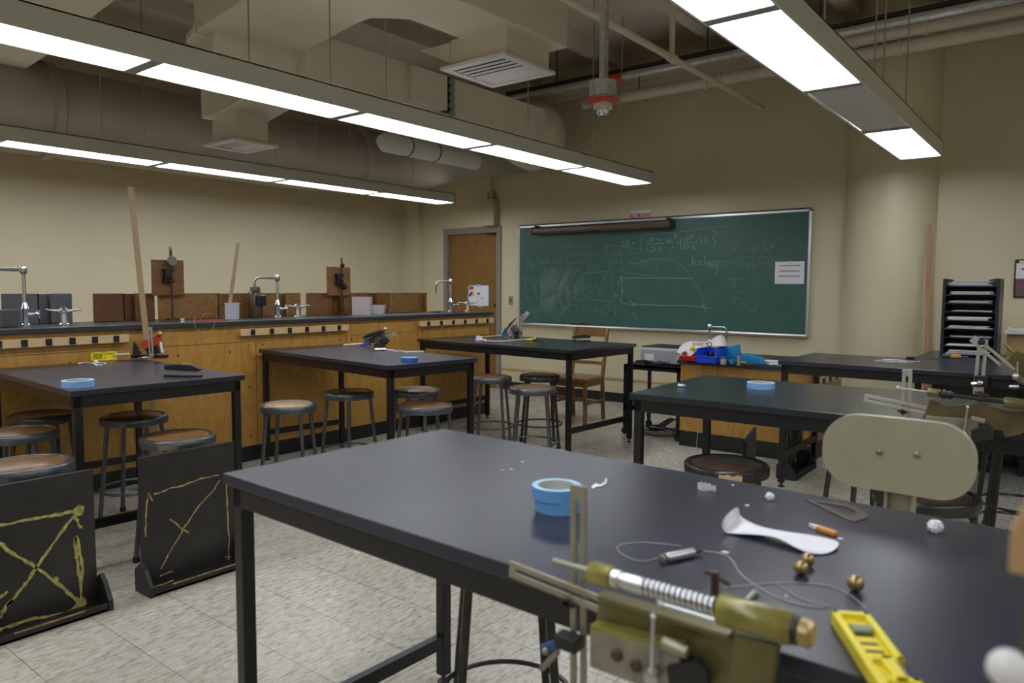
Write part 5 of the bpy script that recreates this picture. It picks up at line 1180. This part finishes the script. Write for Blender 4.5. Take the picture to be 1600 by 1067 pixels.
for a, c in ((786.5, 553), (807, 555)):
    o = MB().tube([V_(a, 541, .02), V_(a, c, .02)], .007, 8).lathe([(.014, 0), (.014, .012)], V_(a, c, .02), n=10).build('clamp_screw', 'dark_iron', t, smooth=True)
    MB().tube([V_(a-2, c-.5, .02), V_(a+(10 if a > 800 else -6), c-.6, .02)], .006, 8).build('screw_handle', 'silver', o, smooth=True, world=False)

# ---------------------------------------------------------------- small things on the tables
def tape(px, py, wpx, mt, label, hr=.42, z0=TZ, end='tape_end', group='rolls of blue masking tape', dx=0):
    p = P(px, py, z=z0); dep = (p-CAM).dot(fw); r = wpx/2*dep/FPX
    p = p+NH*r*1.0; dep = (p-CAM).dot(fw); r = wpx/2*dep/FPX
    t = thing('tape_roll', label, 'tape roll', (p.x+dx, p.y, z0), 0, group); h = r*hr
    MB().lathe([(r*.80, 0), (r, 0), (r, h), (r*.80, h)], n=48, closed=True).build('tape_winding', mt, t, smooth=True)
    MB().lathe([(r*.81, h), (r*.995, h), (r*.995, h+.0006), (r*.81, h+.0006)], n=48, closed=True).build('cut_face', end, t)
    MB().lathe([(r*.755, 0), (r*.80, 0), (r*.80, h+.0008), (r*.755, h+.0008)], n=48, closed=True).build('core', 'tape_core', t, smooth=True)
    return t, r, h, p
t1_, r_, h_, p_ = tape(875, 806, 74, 'tape_blue', 'lower of the two stacked blue tape rolls on the foreground table', .50)
tape(875, 806, 77, 'tape_blue', 'upper of the two stacked blue tape rolls on the foreground table', .48, group='rolls of blue masking tape')
up = bpy.data.objects['tape_roll.001']; up.matrix_basis = Matrix.Translation((p_.x-.004, p_.y-.002, TZ+h_+.0008))
tape(108.5, 607, 45, 'tape_blue_light', 'light blue tape roll near the corner of the far left table', .45)
tape(638, 566, 26.5, 'tape_deep', 'deep blue tape roll on the middle table beside the counter', .48, end='tape_blue_light')
tape(1196, 609, 42, 'tape_blue_light', 'light blue tape roll on the table behind the cream chair', .42)

def stapler(px, py, rz, label, sc=1.0):
    q = P(px, py, z=TZ); t = thing('stapler', label, 'stapler', (q.x, q.y, TZ), rz, 'black desk staplers')
    t.matrix_basis = t.matrix_basis @ Matrix.Scale(sc, 4)
    MB().prism([(-.10, -.018, 0), (.10, -.018, 0), (.10, -.018, .008), (-.095, -.018, .012)], (0, .036, 0)).build('base', 'dark_plastic', t, bevel=.003)
    MB().prism([(-.085, -.008, .030), (.085, -.008, .022), (.085, -.008, .034), (-.085, -.008, .042)], (0, .016, 0)).build('staple_channel', 'plate_grey', t)
    MB().prism([(-.095, -.014, .038), (.06, -.014, .030), (.092, -.014, .026), (.10, -.014, .040), (.05, -.014, .062), (-.03, -.014, .068), (-.095, -.014, .062)], (0, .028, 0)).build('top_arm', 'dark_plastic', t, bevel=.004)
    MB().tube([(.088, -.02, .024), (.088, .02, .024)], .006, 10).build('hinge', 'silver', t, smooth=True)
    MB().box((.0, -.008, .066), (.05, .008, .0685)).build('shiny_inlay', 'silver', t)
    return t
stapler(286, 588, math.atan2(RTn.y, RTn.x), 'black stapler standing open near the right end of the far left table', 1.0)
stapler(908, 533, math.atan2(RTn.y, RTn.x)+pi, 'black stapler on the table in front of the wooden chair', .9)

def level(p0, p1, wd, h, label, mt='yellow_plastic', stand=False, wdir=None, fcam=True):
    """torpedo level from p0 to p1 lying on the table"""
    p0, p1 = Vector(p0), Vector(p1); ax = p1-p0; Ln = ax.length; t = thing('spirit_level', label, 'level', p0, math.atan2(ax.y, ax.x), 'yellow plastic levels')
    if stand:   # standing on its narrow edge
        w_, hh = .018, wd
        b = MB(); b.box((0, 0, 0), (Ln, w_, hh*.16)).box((0, 0, hh*.84), (Ln*.44, w_, hh)).box((Ln*.54, 0, hh*.84), (Ln, w_, hh)).box((0, 0, 0), (.014, w_, hh)).box((Ln-.014, 0, 0), (Ln, w_, hh)).box((Ln*.42, 0, 0), (Ln*.46, w_, hh)).box((Ln*.52, 0, 0), (Ln*.56, w_, hh)).box((0, w_*.42, 0), (Ln, w_*.58, hh*.9))
        b.build('body', mt, t, bevel=.001)
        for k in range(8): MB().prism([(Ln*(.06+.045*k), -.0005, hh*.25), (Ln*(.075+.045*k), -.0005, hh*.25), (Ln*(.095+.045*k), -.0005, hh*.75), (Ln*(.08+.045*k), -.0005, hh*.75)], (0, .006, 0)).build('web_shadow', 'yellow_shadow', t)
    else:       # lying on its side: frame, recessed web, notch on one side, vials
        n0, n1 = Ln*.46, Ln*.60; r = .010
        b = MB()
        b.box((0, 0, 0), (Ln, r, h)).box((0, wd-r, 0), (n0, wd, h)).box((n1, wd-r, 0), (Ln, wd, h)).box((0, 0, 0), (r, wd, h)).box((Ln-r, 0, 0), (Ln, wd, h)).box((n0-r, wd*.35, 0), (n0, wd, h)).box((n1, wd*.35, 0), (n1+r, wd, h)).box((n0-r, wd*.45, 0), (n1+r, wd*.55+r, h)).box((0, 0, h*.35), (n0, wd, h*.6)).box((n1, 0, h*.35), (Ln, wd, h*.6)).box((n0-.01, 0, h*.35), (n1+.01, wd*.5, h*.6))
        b.build('body', mt, t, bevel=.0015)
        MB().tube([(Ln*.16, wd*.25, h*.75), (Ln*.16, wd*.75, h*.75)], .007, 12).build('end_vial', 'jar_glass', t, smooth=True)
        MB().box((Ln*.11, wd*.22, h*.6), (Ln*.21, wd*.78, h*.63)).build('vial_recess', 'screen_side', t)
        MB().tube([(n0+.004, wd*.72, h*.7), (n1-.004, wd*.72, h*.7)], .006, 12).build('centre_vial', 'clear_plastic', t, smooth=True)
        for k in (.27, .34): MB().box((Ln*k, wd*.3, h*.6), (Ln*k+.006, wd*.72, h*.64)).build('web_slot', 'screen_side', t)
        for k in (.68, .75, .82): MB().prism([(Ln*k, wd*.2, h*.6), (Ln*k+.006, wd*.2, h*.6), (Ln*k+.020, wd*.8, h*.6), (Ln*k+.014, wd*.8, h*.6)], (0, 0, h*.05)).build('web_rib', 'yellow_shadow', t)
    return t
a_, c_ = P(1298, 952, z=TZ+.02), P(1385, 1085, z=TZ+.02)
a2_ = P(1352, 950, z=TZ+.02); wv_ = (a2_-a_).length
d_ = (c_-a_).normalized(); 
level((a_.x, a_.y, TZ), (a_.x+d_.x*.30, a_.y+d_.y*.30, TZ), .052, .020, 'yellow plastic level lying flat at the bottom of the foreground table')
a_, c_ = P(142, 564.5, z=TZ), P(184, 562, z=TZ); level((a_.x, a_.y, TZ), (c_.x, c_.y, TZ), P(142, 551, x=a_.x).z-TZ, .02, 'yellow plastic level standing on edge at the back of the far left table', stand=True)

# crumpled bits and papers
def crumple(px, py, r, label, name='paper_ball', group='small crumpled papers on the foreground table'):
    q = P(px, py, z=TZ+r*.8); t = thing(name, label, 'paper', (q.x, q.y, TZ), 0, group)
    random.seed(px); b = MB().ball((0, 0, r*.86), r, 3, .16); b.build('crumpled_paper', 'paper', t); return t
crumple(1203, 776, .0095, 'round crumpled paper ball near the far edge of the foreground table')
crumple(1461, 823, .0135, 'crumpled paper ball at the right of the foreground table')
q = P(1100, 765, z=TZ); t = thing('crumpled_tape', 'crumpled translucent tape loop left of the round paper ball', 'tape', (q.x, q.y, TZ))
random.seed(4)
b = MB(); pts = [Vector((.014*math.cos(a)*1.1, .012*math.sin(a), 0)) for a in [i*.35 for i in range(16)]]+[Vector((.022, .004, 0)), Vector((.030, -.003, 0)), Vector((.027, .006, 0))]
lo = [b.bm.verts.new(p+Vector((0, 0, .0005))) for p in pts]; hi = [b.bm.verts.new(p+Vector((random.uniform(-.002, .002), random.uniform(-.002, .002), .014+random.uniform(-.002, .003)))) for p in pts]
for i in range(len(pts)-1): b.bm.faces.new([lo[i], lo[i+1], hi[i+1], hi[i]])
o = b.build('tape_loop', 'tub_plastic', t); s_ = o.modifiers.new('thick', 'SOLIDIFY'); s_.thickness = .0006
# torn paper strip
t = thing('paper_strip', 'long torn white paper strip with one end curled up on the foreground table', 'paper', P(1220, 845, z=TZ))
rowA = [(1127, 808, .030), (1139, 794, .040), (1154, 788, .050)]
near = [(1129, 828, .006), (1134, 833, .000), (1150, 834, .003), (1180, 835, .010), (1215, 838, .014), (1240, 855, .007), (1262, 864, .002), (1284, 867, .001), (1303, 862, .002)]
far = [(1152, 789, .048), (1155, 806, .012), (1168, 814, .004), (1190, 824, .010), (1218, 829, .016), (1245, 833, .012), (1270, 836, .006), (1298, 842, .006), (1316, 847, .006)]
b = MB(); lastn = []
NV = [b.bm.verts.new(P(1126, 812, z=TZ+.030))]+[b.bm.verts.new(P(a, c, z=TZ+.0012+h)) for a, c, h in near]
FV = [b.bm.verts.new(P(1153, 788, z=TZ+.046))]+[b.bm.verts.new(P(a, c, z=TZ+.0012+h)) for a, c, h in far[1:]]
FV = [FV[0], b.bm.verts.new(P(1155, 798, z=TZ+.026))]+FV[1:]
for i in range(min(len(NV), len(FV))-1): b.bm.faces.new([NV[i], NV[i+1], FV[i+1], FV[i]])
o = b.build('sheet', 'paper', t, world=True, smooth='all'); s_ = o.modifiers.new('sub', 'SUBSURF'); s_.levels = s_.render_levels = 2; s_ = o.modifiers.new('thick', 'SOLIDIFY'); s_.thickness = .0004
# curled scrap behind the tape
q = P(935, 758, z=TZ); t = thing('paper_scrap', 'curled white paper scrap right of the stacked tape rolls', 'paper', q)
b = MB(); A_ = [P(924, 760, z=TZ+.001), P(930, 755, z=TZ+.004), P(938, 757, z=TZ+.001), P(944, 753, z=TZ+.006), P(947, 746, z=TZ+.016)]; B_ = [P(926, 763, z=TZ+.001), P(932, 760, z=TZ+.001), P(940, 759, z=TZ+.002), P(947, 755, z=TZ+.004), P(949, 750, z=TZ+.012)]
va = [b.bm.verts.new(p) for p in A_]; vb = [b.bm.verts.new(p) for p in B_]
for i in range(4): b.bm.faces.new([va[i], va[i+1], vb[i+1], vb[i]])
o = b.build('sheet', 'paper', t, world=True); s_ = o.modifiers.new('thick', 'SOLIDIFY'); s_.thickness = .0006
for px_, py_, lab, w_ in ((817, 722, 'tiny white paper bit farthest back on the foreground table', .006), (799, 733.5, 'tiny white paper bit, right one of the close pair', .005), (785, 734.5, 'tiny white paper bit, left one of the close pair', .0035), (1145, 758, 'tiny white flake beyond the crumpled tape', .004), (1167, 790, 'tiny white flake between paper ball and torn strip', .005), (1133, 863, 'small white flake by the wire right of the silver cylinder', .007), (1313, 842, 'pale flake at the right tip of the torn paper strip', .006), (1295, 796, 'pale flake lying inside the metal protractor', .004), (1228, 932, 'tiny pale flake below the brass ball pair', .003)):
    q = P(px_, py_, z=TZ); t = thing('paper_bit', lab, 'paper', (q.x, q.y, TZ), 0, 'tiny paper bits on the foreground table')
    MB().prism([(-w_, -w_*.4, 0), (w_*.6, -w_*.7, 0), (w_, w_*.3, 0), (-w_*.3, w_*.6, 0)], (0, 0, .0015)).build('flake', 'paper', t)
# protractor
t = thing('metal_protractor', 'dull metal protractor lying near the far edge of the foreground table', 'protractor', P(1310, 798, z=TZ))
outl = [(1258, 781), (1285, 783), (1320, 788), (1343, 795), (1355, 803), (1357, 808), (1352, 812), (1333, 816), (1322, 812), (1290, 797)]
inn = [(1275, 785.5), (1300, 788.5), (1322, 793), (1336, 799), (1338, 803), (1333, 806), (1320, 804.5), (1296, 794)]
b = MB(); zz = TZ+.0005
bmv = [b.bm.verts.new(P(a, c, z=zz)) for a, c in outl]; inv_ = [b.bm.verts.new(P(a, c, z=zz)) for a, c in inn]
e1 = [b.bm.edges.new((bmv[i], bmv[(i+1) % len(bmv)])) for i in range(len(bmv))]; e2 = [b.bm.edges.new((inv_[i], inv_[(i+1) % len(inv_)])) for i in range(len(inv_))]
bmesh.ops.triangle_fill(b.bm, edges=e1+e2, use_beauty=True)
o = b.build('protractor_plate', mat('protractor_metal', (.12, .095, .08), .35, metal=.6, vary=.3, vscale=60), t, world=True); s_ = o.modifiers.new('thick', 'SOLIDIFY'); s_.thickness = .0016; s_.offset = 1
# eraser
q = P(1284, 830, z=TZ); q2_ = P(1263, 820, z=TZ); q3_ = P(1306, 835, z=TZ); an = math.atan2(q3_.y-q2_.y, q3_.x-q2_.x); ln = (q3_-q2_).length
t = thing('eraser_stub', 'orange pointed eraser with white tip lying beside the torn paper strip', 'eraser', (q.x, q.y, TZ), an)
MB().prism([(-ln*.15, -.007, 0), (ln*.5, -.006, 0), (ln*.5, .007, 0), (-ln*.15, .008, 0)], (0, 0, .009)).build('orange_end', 'orange', t, bevel=.002)
MB().prism([(-ln*.5, .0, 0), (-ln*.15, -.007, 0), (-ln*.15, .008, 0)], (0, 0, .008)).build('white_tip', 'white_plastic', t, bevel=.001)
# brass balls
for px_, py_, r_, lab in ((1252, 887, .0123, 'brass ball nearest the launcher, front one of the touching pair'), (1262, 874, .0118, 'brass ball half hidden behind the front one of the pair'), (1337, 911, .0130, 'lone brass ball at the right, above the yellow level')):
    q = P(px_, py_, z=TZ+r_); t = thing('brass_ball', lab, 'ball', (q.x, q.y, TZ), 0, 'brass balls on the foreground table')
    MB().ball((0, 0, r_), r_, 4).build('sphere', 'brass', t, smooth='all')
# plumb cylinder with wire
a_, c_ = P(1040, 872, z=TZ+.008), P(1098, 860, z=TZ+.008); ax = (c_-a_).normalized(); Ln = (c_-a_).length
t = thing('plumb_weight', 'shiny metal cylinder weight with thin wire on the foreground table', 'weight', (a_.x, a_.y, TZ))
def wl(v): return Vector(v)-Vector((a_.x, a_.y, TZ))
MB().lathe([(.0075, 0), (.0085, .001), (.0085, Ln*.72), (.006, Ln*.76)], wl(a_), ax, 24).build('cylinder', 'silver', t, smooth=True)
MB().lathe([(.006, Ln*.74), (.004, Ln*.85), (.0012, Ln)], wl(a_), ax, 18).build('tip', 'dark_iron', t, smooth=True)
MB().lathe([(.0035, -.012), (.0080, -.010), (.0080, -.006), (.003, -.004), (.003, .001)], wl(a_), ax, 18).build('screw_end', 'plate_grey', t, smooth=True)
def wire(name, label, pxs, r=.0009, h=.0012, par=None):
    pts = [P(a, c, z=TZ+h) for a, c in pxs]; q = [pts[0]]
    for a, c in zip(pts, pts[1:]): q += [a*.75+c*.25, a*.25+c*.75]
    q.append(pts[-1]); tt = par or thing(name, label, 'wire', (pts[0].x, pts[0].y, TZ))
    MB().tube(q, r, 6).build('wire_strand', 'wire', tt, world=True); return tt
wire('', '', [(1036, 868), (1010, 878), (985, 874), (966, 862), (964, 853), (980, 848), (1010, 847), (1040, 850), (1065, 853)], par=t)
wire('', '', [(1098, 861), (1125, 864), (1143, 872), (1155, 896), (1180, 915), (1210, 932), (1245, 945), (1290, 950)], par=t, r=.0012)
wire('dark_wire', 'dark loose wire running left to right between launcher and brass balls', [(1130, 918), (1170, 914), (1215, 910), (1260, 911), (1290, 914), (1320, 924), (1340, 938), (1352, 950)])
wire('grey_wire', 'short grey wire curling below the brass ball pair', [(1212, 912), (1235, 925), (1250, 935), (1275, 943), (1298, 948)])
# silver pin behind the launcher
t = thing('steel_pin', 'polished steel pin sticking up behind the launcher rear sleeve', 'pin', P(1160, 955, z=TZ))
a_ = P(1158, 950, z=TZ+.012); 
MB().tube([a_, P(1184, 925, y=a_.y+.008)], .0062, 20).build('pin_shaft', 'silver', t, world=True, smooth=True)
# wooden post with a white ball at the right edge
q = P(1600, 880, y=.62)
t = thing('wooden_stand', 'wooden block on a dark post at the lower right picture edge', 'stand', (q.x, .62, TZ))
zb_, zt_ = P(1590, 884, y=.62).z-TZ, P(1590, 795, y=.62).z-TZ
x0 = P(1577, 860, y=.60).x-q.x; x1 = P(1596, 960, y=.62).x-q.x
MB().prism([(x0, -.02, zb_), (x0+.06, -.02, zb_), (x0+.06, -.02, zt_+.02), (x0+.012, -.02, zt_+.02), (x0, -.02, zb_+.026)], (0, .05, 0)).build('wood_block', 'block_wood', t, bevel=.002)
MB().box((x1, -.005, -.30), (x1+.025, .025, zb_)).build('dark_post', 'screen_case', t, bevel=.002)
MB().ball((P(1577, 1046, y=.60).x-q.x, -.02, P(1577, 1046, y=.60).z-TZ), .0138, 4).build('white_ball', 'white_plastic', t, smooth='all')
# bits on the far tables
q = P(1064, 605, z=TZ); t = thing('marker_stub', 'tiny blue and white cap lying on the table behind the dark stool', 'cap', (q.x, q.y, TZ))
MB().tube([(-.016, 0, .008), (.010, .005, .008)], .008, 12).build('white_end', 'white_plastic', t, smooth=True); MB().tube([(.010, .005, .007), (.020, .007, .007)], .007, 12).build('blue_end', 'tape_blue', t, smooth=True)
def string_on(label, pxs, mt='paper', r=.004):
    pts = [P(a, c, z=TZ+.004) for a, c in pxs]; t = thing('loose_string', label, 'string', (pts[0].x, pts[0].y, TZ)); MB().tube(pts, r, 6).build('strand', mt, t, world=True); return t
t = string_on('tangled white string beside the yellow level on the far left table', [(122, 568), (132, 566), (143, 567.5), (152, 570), (165, 568), (158, 566), (147, 568), (150, 571), (160, 570)])
q = P(150, 566, z=TZ+.012); MB().ball(q, .014, 2).build('white_knot', 'white_plastic', t, world=True)
t = string_on('white string trailing right from the launcher on the middle table', [(602, 546), (612, 547), (618, 549), (628, 548), (634, 550), (645, 549.5), (655, 549), (663, 549)], r=.005)
a_, c_ = P(585, 546.5, z=TZ+.01), P(602, 546, z=TZ+.01)
t = thing('steel_weight', 'small shiny cylinder lying before the launcher on the middle table', 'weight', (a_.x, a_.y, TZ)); MB().tube([a_, c_], .013, 16).build('cylinder', 'chrome', t, world=True, smooth=True)
q = P(751, 531, z=TZ); t = thing('folded_note', 'folded white paper note on the table by the door', 'paper', (q.x, q.y, TZ), .5)
MB().prism([(-.05, -.02, 0), (.05, -.02, 0), (.05, .03, .0), (-.05, .03, 0)], (0, 0, .006)).prism([(-.05, .03, .004), (.02, .03, .004), (.0, .01, .035), (-.045, .01, .04)], (0, .003, 0)).build('sheet', 'paper', t)
t = string_on('pale string crossing the table by the door toward the yellow tool', [(757, 532), (780, 533), (805, 531), (822, 529.5)], r=.0035)
a_, c_ = P(821, 530.5, z=TZ+.012), P(833, 530.5, z=TZ+.014)
t = thing('ball_tool', 'yellow tapered tool with bright brass ball on the table by the door', 'tool', (a_.x, a_.y, TZ)); MB().tube([a_, c_], [.006, .014], 12).build('yellow_taper', 'yellow_plastic', t, world=True, smooth=True); MB().ball(c_+RTn*.018+Vector((0, 0, .006)), .022, 3).build('ball', 'brass', t, world=True, smooth='all')

# dark equipment stored under the far right tables
t = thing('equipment_cabinet', 'dark grey brown cabinet under the table carrying the paper tower', 'cabinet', (-.2, 6.3, 0))
MB().box((-.93, 6.68, .04), (.72, 6.93, .76), mtx=Matrix.Translation((.2, -6.3, 0))).build('body', mat('dark_brown', (.045, .038, .028), .5), t, bevel=.006)
MB().box((-.93, 6.70, 0), (.72, 6.93, .04), mtx=Matrix.Translation((.2, -6.3, 0))).build('plinth', 'black_rubber', t)
for x0 in (-.92, -.37, .18): MB().box((x0, 6.668, .06), (x0+.53, 6.68, .74), mtx=Matrix.Translation((.2, -6.3, 0))).build('door', 'dark_brown', t, bevel=.003)
for i, (px_, py_, w_, h_, lab) in enumerate(((1530, 715, .30, .17, 'black equipment case with shiny latches on the floor at the far right'), (1640, 725, .34, .14, 'flat black equipment case at the right edge beneath the tables'))):
    q = P(px_, py_, z=0); t = thing('equipment_case', lab, 'case', (q.x, 6.53, 0), 0, 'black equipment cases on the floor')
    MB().box((-w_/2, -.12, 0), (w_/2, .12, h_*.6)).build('base', 'dark_plastic', t, bevel=.006)
    MB().box((-w_/2, -.12, h_*.62), (w_/2, .12, h_)).build('lid', 'dark_plastic', t, bevel=.006)
    for x in (-w_*.3, w_*.3): MB().box((x-.012, -.128, h_*.45), (x+.012, -.12, h_*.8)).build('latch', 'silver', t)
    MB().tube([(-.04, -.12, h_*.4), (-.04, -.14, h_*.45), (.04, -.14, h_*.45), (.04, -.12, h_*.4)], .006, 8).build('handle', 'silver', t)
